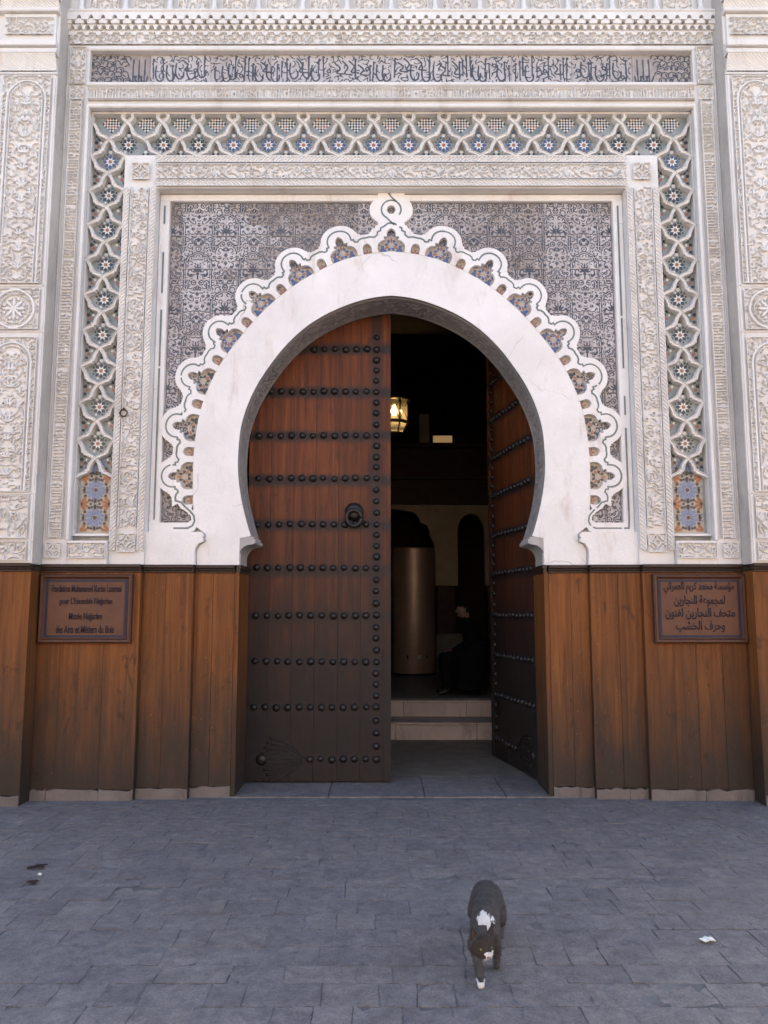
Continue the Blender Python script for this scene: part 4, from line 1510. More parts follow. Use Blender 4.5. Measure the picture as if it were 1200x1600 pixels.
# threshold slab under the opening
th = link('threshold', None, gate)
for i, (a, b_) in enumerate(((-1.46, -0.55), (-0.545, 0.28), (0.285, 0.98), (0.985, 1.46))):
    m = MB(); m.box(a + 0.002, b_ - 0.002, 0.10, 0.95, -0.05, 0.005 + 0.0015 * (i % 2)); m.build('threshold_slab', PAVE, th)

# ================================================================= STREET
street = link('street', MB().box(-40, 40, -40, 16, -0.3, -0.0052).mesh('street', JOINT), kind='structure')
def paving():
    rnd = random.Random(8)
    meshes = {}
    def slab(L, Wd, k):
        r = random.Random(hash((L, Wd, k)) & 0xffff)
        nx, ny = 5, 3
        v, f = [], []
        jit = {}
        for j in range(ny + 1):
            for i in range(nx + 1):
                ex, ey = i in (0, nx), j in (0, ny)
                x = L * i / nx + (0 if ex and ey else 0) + (r.uniform(-.005, .005)); y = Wd * j / ny + r.uniform(-.005, .005)
                z = r.uniform(-0.004, 0.002) - (0.0018 if ex or ey else 0)
                v.append((x, y, z))
        for j in range(ny):
            for i in range(nx):
                a = j * (nx + 1) + i
                f.append((a, a + 1, a + nx + 2, a + nx + 1))
        # skirt
        rim = [i for i in range(nx + 1)] + [(j + 1) * (nx + 1) - 1 for j in range(1, ny + 1)] + [ny * (nx + 1) + i for i in range(nx - 1, -1, -1)] + [j * (nx + 1) for j in range(ny - 1, 0, -1)]
        o = len(v)
        for i in rim:
            v.append(v[i])
        for i in rim:
            v.append((v[i][0], v[i][1], -0.03))
        m_ = len(rim)
        for k2 in range(m_):
            q = (k2 + 1) % m_
            f.append((o + k2, o + m_ + k2, o + m_ + q, o + q))
        return mk('paving_stone', v, f, PAVE, None, True)
    rows = []
    y = 0.0
    while y > -4.05:
        w = rnd.choice((0.160, 0.175, 0.19, 0.205))
        rows.append((y, w)); y -= w
    n = 0
    far = MB()
    for (y1, w) in rows[::-1]:                       # nearest the camera first
        y0 = y1 - w
        half = 3.55 * (y0 + 7.0) / 7.0 + 0.2
        x = -half - rnd.uniform(0, 0.3)
        while x < half:
            L = rnd.choice((0.16, 0.20, 0.24, 0.28, 0.32))
            k = rnd.randint(0, 2)
            key = (L, w, k)
            if key not in meshes:
                meshes[key] = slab(L - 0.004, w - 0.004, k)
            pos = (x, y0 + 0.0025 + rnd.uniform(-.004, .004), rnd.uniform(-.0018, .0014)); rot = (rnd.uniform(-.006, .006), rnd.uniform(-.006, .006), rnd.uniform(-.012, .012))
            if n < 300:
                link('paving_stone', meshes[key], street, pos, rot)
            else:
                M = Matrix.Translation(pos) @ Matrix.Rotation(rot[2], 4, 'Z') @ Matrix.Rotation(rot[0], 4, 'X')
                me = meshes[key]
                far.add([M @ v.co for v in me.vertices], [tuple(p.vertices) for p in me.polygons], 0, True)
            n += 1
            x += L
    far.build('small_far_paving_stones', PAVE, street, kind='stuff')
    print('paving stones', n)
    # the rest of the street, out of the picture, as plain sheets level with the stones
    MB().box(-30, 30, -34, -4.2, -0.2, -0.004).build('paved_ground', PAVE, street)
    MB().box(-30, -4.4, -4.19, 0.6, -0.2, -0.004).build('paved_ground', PAVE, street)
    MB().box(4.4, 30, -4.19, 0.6, -0.2, -0.004).build('paved_ground', PAVE, street)
paving()


# the side of the square opposite the gateway, behind the photographer
OPP = simple('opposite_limewash', (0.62, 0.50, 0.38), (0.55, 0.43, 0.33), 2, 0.9)
link('opposite_wall', MB().box(-30, 30, -19, -17.5, 0, 7.5).mesh('opposite_wall', OPP), kind='structure')

# ================================================================= PASSAGE AND HALL BEHIND THE DOOR
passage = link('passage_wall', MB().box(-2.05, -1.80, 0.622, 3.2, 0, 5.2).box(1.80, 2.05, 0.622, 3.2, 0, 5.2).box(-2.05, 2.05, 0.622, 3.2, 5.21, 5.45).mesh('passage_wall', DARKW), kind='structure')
link('passage_floor', MB().box(-1.80, 1.80, 0.951, 3.12, -0.25, 0.006).mesh('passage_floor', FLOOR), kind='structure')
steps = link('entrance_steps', None, kind='structure')
for i, (y0, zt, y1) in enumerate(((3.10, 0.215, 3.66), (3.66, 0.42, 3.95))):
    rnd = random.Random(70 + i)
    x = -1.8
    while x < 1.79:
        w = min(rnd.uniform(0.7, 1.15), 1.8 - x)
        if 1.8 - x - w < 0.3: w = 1.8 - x
        m = MB()
        m.bbox(x + 0.002, x + w - 0.002, y0 + rnd.uniform(-.004, .004), y1, -0.2, zt - 0.03, 0.004)
        m.bbox(x + 0.002, x + w - 0.002, y0 - 0.02, y1, zt - 0.0295, zt + rnd.uniform(-.001, .001), 0.008)
        m.build('step_slab', STEP, steps)
        x += w
link('hall_floor', MB().box(-5, 5.5, 3.95, 13.2, 0.0, 0.416).mesh('hall_floor', FLOOR), kind='structure')
hall = MB()
hall.box(-5.2, -5.0, 3.2, 13.4, 0, 7.4); hall.box(5.5, 5.7, 3.2, 13.4, 0, 7.4); hall.box(-5.2, 5.7, 13.2, 13.4, 0, 7.4)
hall.box(-5.2, -2.05, 3.0, 3.2, 0, 7.4); hall.box(2.05, 5.7, 3.0, 3.2, 0, 7.4); hall.box(-2.05, 2.05, 3.0, 3.2, 5.45, 7.4)
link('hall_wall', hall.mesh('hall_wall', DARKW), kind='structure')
link('hall_ceiling', MB().box(-5.2, 5.7, 3.0, 13.4, 7.4, 7.6).mesh('hall_ceiling', DARKW), kind='structure')

arc = link('hall_arcade', None, loc=(0, 9.0, 0.416), label='dim plaster arcade with dark openings at the back of the hall', category='arcade')
def arcade():
    zb, zt = 2.07 - 0.416, 3.69 - 0.416
    lob = [(0.95, zb), (0.95, zb + 0.70), (0.93, zb + 0.86), (0.87, zb + 0.95), (0.84, zb + 1.03), (0.86, zb + 1.08), (0.80, zb + 1.20), (0.66, zb + 1.26), (0.64, zb + 1.36), (0.55, zb + 1.46), (0.40, zb + 1.50), (0.1, zb + 1.54)]
    lob += [(0.2 - x, z) for x, z in lob[::-1]][1:]
    rr = [(1.41, zb), (1.41, zb + 1.05)] + [(1.68 - 0.27 * math.cos(R(a)), zb + 1.08 + 0.36 * math.sin(R(a))) for a in range(10, 171, 10)] + [(1.95, zb + 1.05), (1.95, zb)]
    out = [(-1.8, zb)] + lob[::-1] + rr + [(3.2, zb), (3.2, zt), (-1.8, zt)]
    MB().poly([out], 0, 0.25, back=True).build('arcade_screen', INNERW, arc)
    # panel fillets on the piers
    for a, b_ in ((1.02, 1.05), (1.31, 1.34)):
        MB().box(a, b_, -0.02, 0, zb + 0.35, zt - 0.02).build('pier_fillet', INNERW, arc)
    MB().box(0.99, 1.34, -0.03, 0.01, zb + 0.30, zb + 0.36).build('pier_capital', INNERW, arc)
    for a, b_ in ((-1.8, -0.80), (0.99, 1.35), (1.99, 3.2)):
        MB().box(a, b_, 0.02, 0.24, 0.0, zb - 0.002).build('pier_dado', DARKW, arc)
    MB().box(0.96, 1.46, -0.25, 0.015, 0.0, 0.70).build('arcade_plinth', FLOOR, arc)
    for k, (z0, z1, y) in enumerate(((zt + 0.002, zt + 0.24, -0.10), (zt + 0.25, zt + 0.50, -0.05), (zt + 0.51, zt + 0.62, -0.13), (zt + 0.63, zt + 1.15, -0.02), (zt + 1.16, zt + 1.25, -0.14))):
        MB().box(-2.6, 4.2, y, 0.25, z0, z1).build('beam', DARKW, arc)
    for k in range(6):
        MB().box(0.2 + k * 0.42, 0.5 + k * 0.42, -0.045, -0.019, zt + 0.70, zt + 1.08).build('beam_panel', DARKW, arc)
    MB().box(0.66, 0.86, 0.10, 0.24, zt + 1.26, zt + 1.9).build('gallery_post', INNERW, arc)
    m, n, l, b = nt('lit_gallery_opening')
    b.inputs['Base Color'].default_value = (0.5, 0.36, 0.2, 1); b.inputs['Emission Color'].default_value = (1.0, 0.62, 0.26, 1); b.inputs['Emission Strength'].default_value = 0.07
    MB().box(0.937, 1.326, 0.06, 0.08, 4.955 - 0.416, 5.125 - 0.416).build('gallery_opening', m, arc)
arcade()

def tank():
    m, n, l, b = nt('brushed_copper')
    v = pos_node(n, l, (1.5, 1.5, 60))
    f = noise(n, l, v, 2, 3)
    l.new(ramp(n, l, f, [(0.3, (0.36, 0.25, 0.19)), (0.7, (0.50, 0.36, 0.28))]), b.inputs['Base Color'])
    b.inputs['Metallic'].default_value = 0.6; b.inputs['Roughness'].default_value = 0.45
    t = link('copper_cylinder', None, loc=(0.484, 8.0, 0.416), label='tall brushed copper cylinder standing in the dark hall', category='cylinder')
    MB().lathe([(0.0, 2.315), (0.395, 2.315), (0.408, 2.30), (0.41, 2.28), (0.41, 0.05), (0.40, 0.03)], n=48).build('cylinder_body', m, t)
    MB().lathe([(0.40, 0.032), (0.425, 0.03), (0.425, 0.0), (0.0, 0.0)], n=40).build('base_ring', IRON, t)
    for k, (a, w) in enumerate(((-108, 0.03), (-78, 0.05), (-58, 0.03))):
        x, y = 0.412 * math.cos(R(a)), 0.412 * math.sin(R(a))
        MB().bbox(-w / 2, w / 2, -0.002, 0.002, 0.30, 0.30 + 0.06, 0.001).build('label_plate', IRON if k != 1 else ZWHITE, t, (x, y, 0), (0, 0, R(a + 90)))
tank()

# ------------------------------------------------------------- lantern
def lantern():
    BR = simple('lantern_brass', (0.10, 0.075, 0.035), (0.06, 0.045, 0.02), 30, 0.45, metallic=0.7)
    m, n, l, b = nt('lantern_glass')
    b.inputs['Base Color'].default_value = (0.85, 0.7, 0.42, 1); b.inputs['Transmission Weight'].default_value = 0.9
    b.inputs['Roughness'].default_value = 0.28; b.inputs['Emission Color'].default_value = (1.0, 0.66, 0.25, 1); b.inputs['Emission Strength'].default_value = 0.02
    m2, n2, l2, b2 = nt('lit_bulb')
    b2.inputs['Emission Color'].default_value = (1.0, 0.72, 0.36, 1); b2.inputs['Emission Strength'].default_value = 5
    t = link('hanging_lantern', None, loc=(0.087, 5.0, 4.20), label='lit brass octagonal lantern hanging in the passage', category='lantern')
    r = 0.165
    def ringpts(rr):
        return [(rr * math.cos(k * math.pi / 4 + 0.39), rr * math.sin(k * math.pi / 4 + 0.39)) for k in range(8)]
    P = ringpts(r)
    for k in range(8):
        a, b_ = P[k], P[(k + 1) % 8]
        MB().tube([(a[0], a[1], 0.17), (a[0], a[1], 0.42)], 0.010, 6).build('post', BR, t)
        v = [(a[0] * .97, a[1] * .97, 0.18), (b_[0] * .97, b_[1] * .97, 0.18), (b_[0] * .97, b_[1] * .97, 0.41), (a[0] * .97, a[1] * .97, 0.41)]
        MB().add(v, [(0, 1, 2, 3)]).build('pane', m, t)
        c = Vector(((a[0] + b_[0]) / 2, (a[1] + b_[1]) / 2, 0)); u = Vector((b_[0] - a[0], b_[1] - a[1], 0)).normalized()
        tr = MB()
        for s in (-1, 1):
            for z0, sz in ((0.41, -1), (0.18, 1)):
                pts = [c + u * (s * (0.058 - 0.045 * t_)) + Vector((0, 0, z0 + sz * 0.075 * math.sin(t_ * 1.57))) for t_ in (0, .25, .5, .75, 1)]
                tr.tube(pts, 0.0042, 5)
        tr.build('pane_tracery', BR, t)
        a2, b2_ = (a[0] * .62, a[1] * .62), (b_[0] * .62, b_[1] * .62)
        MB().add([(a2[0], a2[1], 0.05), (b2_[0], b2_[1], 0.05), (b_[0] * .95, b_[1] * .95, 0.155), (a[0] * .95, a[1] * .95, 0.155)], [(0, 1, 2, 3)]).build('lower_pane', m, t)
        MB().tube([(a2[0], a2[1], 0.05), (a[0] * .97, a[1] * .97, 0.16)], 0.008, 6).build('lower_rib', BR, t)
    MB().lathe([(0.150, 0.15), (0.185, 0.155), (0.185, 0.178), (0.150, 0.18)], n=8, a0=0.39, smooth=False).build('lower_band', BR, t)
    MB().lathe([(0.0, 0.0), (0.03, 0.01), (0.10, 0.035), (0.11, 0.055), (0.06, 0.056)], n=8, a0=0.39, smooth=False).build('bottom_cap', BR, t)
    MB().lathe([(0.150, 0.41), (0.190, 0.415), (0.190, 0.44), (0.15, 0.47), (0.12, 0.55), (0.06, 0.62), (0.025, 0.66), (0.02, 0.70), (0.0, 0.70)], n=8, a0=0.39, smooth=False).build('dome', BR, t)
    ch = MB()
    for k in range(36):
        z = 0.72 + k * 0.062
        pts = [((0.014 * math.cos(R(a))) * (k % 2), (0.014 * math.cos(R(a))) * (1 - k % 2), z + 0.038 * math.sin(R(a))) for a in range(0, 361, 45)]
        ch.tube(pts, 0.004, 5)
    ch.build('chain', BR, t)
    MB().lathe([(0.0, 0.24), (0.018, 0.25), (0.026, 0.285), (0.016, 0.32), (0.012, 0.36), (0.0, 0.362)], n=12).build('bulb', m2, t)
    li = bpy.data.lights.new('lantern_light', 'POINT')
    li.energy = 5.5; li.color = (1.0, 0.66, 0.34); li.shadow_soft_size = 0.04
    lo = bpy.data.objects.new('lantern_light', li); COL.objects.link(lo); lo.parent = t; lo.location = (0, 0, 0.29)
    t.scale = (1.37, 1.37, 1.37)
lantern()

# ================================================================= SIGNS
def text_mesh(name, body, width, height, cx, cz, y, mat, parent, spacing=1.0, bold=0.014):
    c = bpy.data.curves.new(name, 'FONT')
    c.body = body; c.size = 1.0; c.align_x = 'LEFT'; c.resolution_u = 3
    c.space_character = spacing
    c.offset = bold
    o = bpy.data.objects.new(name, c)
    COL.objects.link(o)
    dg = bpy.context.evaluated_depsgraph_get()
    me = bpy.data.meshes.new_from_object(o.evaluated_get(dg))
    bpy.data.objects.remove(o); bpy.data.curves.remove(c)
    co = np.empty(len(me.vertices) * 3, np.float32); me.vertices.foreach_get('co', co)
    co = co.reshape(-1, 3)
    lo, hi = co.min(0), co.max(0)
    sx = width / (hi[0] - lo[0]); sz = height / (hi[1] - lo[1])
    new = np.stack([cx + (co[:, 0] - (lo[0] + hi[0]) / 2) * sx, np.full(len(co), y), cz + (co[:, 1] - (lo[1] + hi[1]) / 2) * sz], -1)
    me.vertices.foreach_set('co', new.astype(np.float32).ravel())
    me.materials.clear(); me.materials.append(mat); me.update()
    ob = link(name, me, parent, kind='stuff')
    md = ob.modifiers.new('thick', 'SOLIDIFY'); md.thickness = 0.004; md.offset = 0
    return ob

def sign(xc, lines, label, group='wooden signs flanking the doorway'):
    W, Hh, zc = 0.800, 0.595, 1.6075
    t = link('wall_sign', None, loc=(xc, -0.004, zc), label=label, category='sign', group=group)
    w, h = W / 2, Hh / 2
    MB().box(-w + 0.03, w - 0.03, -0.024, -0.002, -h + 0.03, h - 0.03).build('board', SIGNW, t)
    fw = 0.042
    pr = [(-h, -0.002), (-h, -0.040), (-h + 0.012, -0.052), (-h + 0.028, -0.050), (-h + 0.034, -0.038), (-h + fw, -0.030), (-h + fw, -0.002)]
    def bar(a, b_, ax):
        m = MB()
        pts = []
        # mitred bar: profile across, run along
        v = []
        for e in (0, 1):
            for dd, y in pr:
                inset = dd + h
                if ax in ('t', 'b'):
                    sgn = 1 if ax == 'b' else -1
                    x = (-w + inset) if e == 0 else (w - inset)
                    v.append((x, y, sgn * (-h + inset)))
                else:
                    sgn = 1 if ax == 'l' else -1
                    z = (-h + inset) if e == 0 else (h - inset)
                    v.append((sgn * (-w + inset), y, z))
        n = len(pr)
        f = [(i, i + 1, n + i + 1, n + i) for i in range(n - 1)]
        m.add(v, f)
        m.build('frame_bar', SIGNF, t)
    for ax in 'tblr':
        bar(0, 0, ax)
    g0, g1 = 0.048, 0.068
    for x0, x1, z0, z1 in ((-w + g0, w - g0, h - g1, h - g0), (-w + g0, w - g0, -h + g0, -h + g1), (-w + g0, -w + g1, -h + g1, h - g1), (w - g1, w - g0, -h + g1, h - g1)):
        MB().box(x0, x1, -0.0265, -0.023, z0, z1).build('navy_border', SIGNB, t)
    for body, wd, ht, z in lines:
        text_mesh('lettering', body, wd, ht, 0.0, z - zc, -0.0262, SIGNT, t)
    return t
sign(-2.648, [("Fondation Mohammed Karim Lamrani", 0.60, 0.060, 1.778), ("pour L'Ensemble Nejjarine", 0.455, 0.072, 1.664), ("Mus\u00e9e Nejjarine", 0.285, 0.076, 1.532), ("des Arts et M\u00e9tiers du Bois", 0.50, 0.064, 1.428)],
     'wooden sign in French lettering with navy border')
sign(2.664, [("\ufef2\ufee7\ufe8d\ufeae\ufee4\ufecc\ufedf\ufe8d \ufee2\ufef3\ufeae\ufedb \ufeaa\ufee4\ufea4\ufee3 \ufe94\ufeb4\ufeb3\ufe86\ufee3", 0.61, 0.105, 1.785), ("\ufee6\ufef3\ufead\ufe8e\ufea0\ufee8\ufedf\ufe8d \ufe94\ufecb\ufeee\ufee4\ufea0\ufee4\ufedf", 0.44, 0.10, 1.672), ("\ufee5\ufeee\ufee8\ufed4\ufedf \ufee6\ufef3\ufead\ufe8e\ufea0\ufee8\ufedf\ufe8d \ufed2\ufea4\ufe98\ufee3", 0.60, 0.10, 1.562), ("\ufe90\ufeb8\ufea8\ufedf\ufe8d \ufed1\ufeae\ufea3\ufeed", 0.42, 0.10, 1.452)],
     'wooden sign in Arabic lettering with navy border')

# iron ring on the carved band
t = link('iron_ring', None, loc=(-2.405, YI - 0.012, 3.36), label='small rusty iron ring fixed to the carved plaster band', category='ring')
MB().tube([(0, 0.01, 0.03), (0, -0.025, 0.032), (0.0, -0.032, 0.02)], 0.008, 6).build('staple', RUST, t)
MB().tube([(0.032 * math.cos(R(a)), -0.026, -0.012 + 0.032 * math.sin(R(a))) for a in range(0, 361, 24)], 0.0075, 7).build('ring', RUST, t)

# ================================================================= FIGURES
def skin(name, verts, edges, radii, root=0, levels=2):
    me = bpy.data.meshes.new(name)
    me.from_pydata(verts, edges, [])
    o = bpy.data.objects.new(name, me); COL.objects.link(o)
    md = o.modifiers.new('skin', 'SKIN'); md.use_smooth_shade = True; md.branch_smoothing = 0.6
    if not me.skin_vertices:
        bpy.context.view_layer.objects.active = o
    sv = me.skin_vertices[0].data
    for i, r in enumerate(radii):
        sv[i].radius = (r, r) if not isinstance(r, tuple) else r
        sv[i].use_root = (i == root)
    sb = o.modifiers.new('sub', 'SUBSURF'); sb.levels = levels; sb.render_levels = levels
    dg = bpy.context.evaluated_depsgraph_get()
    out = bpy.data.meshes.new_from_object(o.evaluated_get(dg))
    bpy.data.objects.remove(o); bpy.data.meshes.remove(me)
    return out

def mesh_arrays(me):
    co = np.empty(len(me.vertices) * 3); me.vertices.foreach_get('co', co)
    return co.reshape(-1, 3)

def join_meshes(name, items, mats):
    """items: (mesh or (verts, faces), material index or function of face centre)"""
    b = MB()
    for me, mi in items:
        if isinstance(me, tuple):
            vs, fs = me
        else:
            vs = [tuple(v.co) for v in me.vertices]; fs = [tuple(p.vertices) for p in me.polygons]
        o = len(b.v); b.v += vs
        for f in fs:
            c = [sum(vs[i][k] for i in f) / len(f) for k in range(3)]
            b.f.append(tuple(i + o for i in f)); b.m.append(mi(c) if callable(mi) else mi); b.sm.append(True)
    return b.mesh(name, mats)

def fur(me, n, L, seed, mats, select=None, lie=(0, -1, 0)):
    rnd = random.Random(seed)
    me.calc_loop_triangles()
    tris = [(t.vertices[0], t.vertices[1], t.vertices[2], t.area) for t in me.loop_triangles]
    ws = np.cumsum([t[3] for t in tris])
    V = [v.co.copy() for v in me.vertices]; Nn = [v.normal.copy() for v in me.vertices]
    b = MB(); lie = Vector(lie)
    for _ in range(n):
        k = int(np.searchsorted(ws, rnd.random() * ws[-1])); k = min(k, len(tris) - 1)
        i, j, q, _a = tris[k]
        u, v = rnd.random(), rnd.random()
        if u + v > 1: u, v = 1 - u, 1 - v
        p = V[i] + (V[j] - V[i]) * u + (V[q] - V[i]) * v
        nn = (Nn[i] * (1 - u - v) + Nn[j] * u + Nn[q] * v).normalized()
        if p.z < 0.02: continue
        d_ = (nn * 0.45 + lie + Vector((rnd.uniform(-.4, .4), rnd.uniform(-.4, .4), rnd.uniform(-.4, .4)))).normalized()
        if d_.dot(nn) < 0.05: d_ = (d_ + nn * 0.4).normalized()
        side = d_.cross(nn).normalized() * 0.0011
        ln = L * rnd.uniform(0.6, 1.2)
        b.add([p - side, p + side, p + d_ * ln], [(0, 1, 2)])
    return b

def cat():
    v, e, r = [], [], []
    def add(p, rad, par=None):
        v.append(p); r.append(rad)
        if par is not None: e.append((par, len(v) - 1))
        return len(v) - 1
    hip = add((0, -0.215, 0.195), (0.074, 0.078))
    rump = add((0, -0.285, 0.185), (0.055, 0.06), hip)
    t1 = add((0.0, -0.335, 0.15), 0.020, rump); t2 = add((0.01, -0.37, 0.09), 0.017, t1); t3 = add((0.02, -0.40, 0.05), 0.014, t2)
    wa = add((0, -0.10, 0.187), (0.080, 0.078), hip)
    ch = add((0, 0.03, 0.182), (0.076, 0.078), wa)
    sh = add((0, 0.12, 0.190), (0.066, 0.068), ch)
    nk = add((0.004, 0.185, 0.185), (0.048, 0.048), sh)
    for s, hx, hy, off in ((-1, 0, 0, 0.0), (1, 0, 0, -0.07)):
        a = add((s * 0.045, -0.20, 0.13), 0.050, hip)
        b_ = add((s * 0.062, -0.155 + off, 0.095), 0.032, a)
        c = add((s * 0.060, -0.235 + off, 0.055), 0.018, b_)
        d_ = add((s * 0.060, -0.215 + off, 0.014), 0.015, c)
        add((s * 0.060, -0.185 + off, 0.012), 0.016, d_)
    for s, fw in ((1, True), (-1, False)):
        a = add((s * 0.040, 0.115, 0.125), 0.034, sh)
        if fw:
            b_ = add((0.034, 0.150, 0.085), 0.021, a); c = add((0.020, 0.205, 0.035), 0.016, b_); d_ = add((0.014, 0.235, 0.013), 0.015, c); add((0.012, 0.262, 0.012), 0.017, d_)
        else:
            b_ = add((-0.048, 0.085, 0.08), 0.021, a); c = add((-0.046, 0.06, 0.035), 0.016, b_); d_ = add((-0.046, 0.07, 0.013), 0.015, c); add((-0.046, 0.095, 0.012), 0.017, d_)
    body = skin('cat_body', v, e, r, 0, 2)
    # head: shaped sphere with cheeks, muzzle, ears
    hc = Vector((0.010, 0.262, 0.168)); yaw, pit = 0.50, -0.30
    rotm = Matrix.Rotation(yaw, 3, 'Z') @ Matrix.Rotation(pit, 3, 'X')
    hv, hf = [], []
    nu, nv = 20, 14
    for j in range(nv + 1):
        ph = math.pi * j / nv
        for i in range(nu):
            a = math.tau * i / nu
            p = Vector((math.cos(a) * math.sin(ph), math.cos(ph), math.sin(a) * math.sin(ph)))   # pole along +y (nose)
            q = Vector((p.x * 0.052, p.y * 0.046, p.z * 0.044))
            if p.y > 0.55:          # muzzle
                k = (p.y - 0.55) / 0.45
                q.y += 0.020 * k; q.x *= 1 - 0.15 * k; q.z = q.z * (1 - 0.15 * k) - 0.010 * k
            if p.z < -0.1 and abs(p.x) > 0.4: q.x *= 1.08
            hv.append(tuple(hc + rotm @ q))
    for j in range(nv):
        for i in range(nu):
            k = (i + 1) % nu
            hf.append((j * nu + i, j * nu + k, (j + 1) * nu + k, (j + 1) * nu + i))
    ears = []; inner = []
    for s in (-1, 1):
        base = Vector((s * 0.032, -0.004, 0.026))
        pts = [base + Vector((-0.019, 0.004, 0.0)), base + Vector((0.019, 0.004, -0.004)), base + Vector((s * 0.014, -0.006, 0.050)), base + Vector((0, -0.018, -0.002))]
        ears.append(([tuple(hc + rotm @ p) for p in pts], [(0, 1, 2), (1, 3, 2), (3, 0, 2)]))
        c3 = (pts[0] + pts[1] + pts[2]) / 3 + Vector((0, 0.0012, 0))
        inner.append(([tuple(hc + rotm @ (c3 + (p - c3) * 0.72 + Vector((0, 0.0012, 0)))) for p in pts[:3]], [(0, 1, 2)]))
    def colour(c):
        p = Vector(c)
        # white: nape patch, chest, toes
        w_ = 0.006 * math.sin(p.x * 170 + p.y * 60) + 0.005 * math.sin(p.y * 230 - p.x * 90)
        if (p - Vector((-0.010, 0.166, 0.240))).length < 0.050 + w_ * 0.6 and (p - Vector((0.014, 0.205, 0.240))).length > 0.046 + w_ * 0.3: return 1
        if p.z < 0.024 and p.y > 0.215: return 1
        return 0
    inv = rotm.inverted()
    def hcol(c):
        q = inv @ (Vector(c) - hc)
        if q.y > 0.046 and q.z < 0.006 and q.x < 0.012: return 1
        if q.z < -0.024 and q.y > 0.030 and q.x < 0.0: return 1
        if q.z > -0.01 and q.y > 0.01: return 2
        return 0
    FD = simple('dark_grey_fur', (0.078, 0.070, 0.065), (0.045, 0.040, 0.038), 25, 0.9, spec=0.15)
    FW = simple('white_fur', (0.62, 0.60, 0.57), (0.52, 0.5, 0.48), 25, 0.9, spec=0.15)
    EY = simple('cat_eye', (0.20, 0.22, 0.06), (0.15, 0.17, 0.05), 5, 0.1, spec=0.8)
    NO = simple('cat_nose', (0.25, 0.12, 0.11), (0.2, 0.1, 0.1), 5, 0.5)
    FB = simple('brown_grey_fur', (0.050, 0.038, 0.030), (0.028, 0.022, 0.019), 25, 0.9, spec=0.15)
    IN_E = simple('inner_ear', (0.075, 0.045, 0.038), (0.055, 0.035, 0.03), 25, 0.9, spec=0.15)
    me = join_meshes('cat', [(body, colour), ((hv, hf), hcol), (ears[0], 2), (ears[1], 2), (inner[0], 3), (inner[1], 3)], [FD, FW, FB, IN_E])
    o = link('cat', me, None, (0.402, -3.095, 0.0), (0, 0, math.pi - 0.15), label='dark grey cat with white nape and white forepaw walking on the paving', category='cat')
    blades = fur(me, 14000, 0.012, 4, None, lie=(0, -0.9, -0.15))
    o.scale = (1.08, 1.18, 1.12)
    # colour each tuft as the coat under it
    mi = []
    for f in blades.f:
        c = blades.v[f[0]]
        q = Vector(c)
        mi.append(hcol(c) if (q - hc).length < 0.065 else colour(c))
    blades.m = mi
    blades.build('fur', [FD, FW, FB], o, kind='stuff')
    for s in (-1, 1):
        c = hc + rotm @ Vector((s * 0.021, 0.040, 0.010))
        MB().lathe([(0.0, -0.006), (0.005, -0.004), (0.0068, 0.0), (0.005, 0.004), (0.0, 0.006)], tuple(c), n=8).build('eye', EY, o)
    c = hc + rotm @ Vector((0, 0.066, -0.006))
    MB().lathe([(0.0, -0.005), (0.006, 0.0), (0.0, 0.004)], tuple(c), n=6).build('nose', NO, o)
cat()

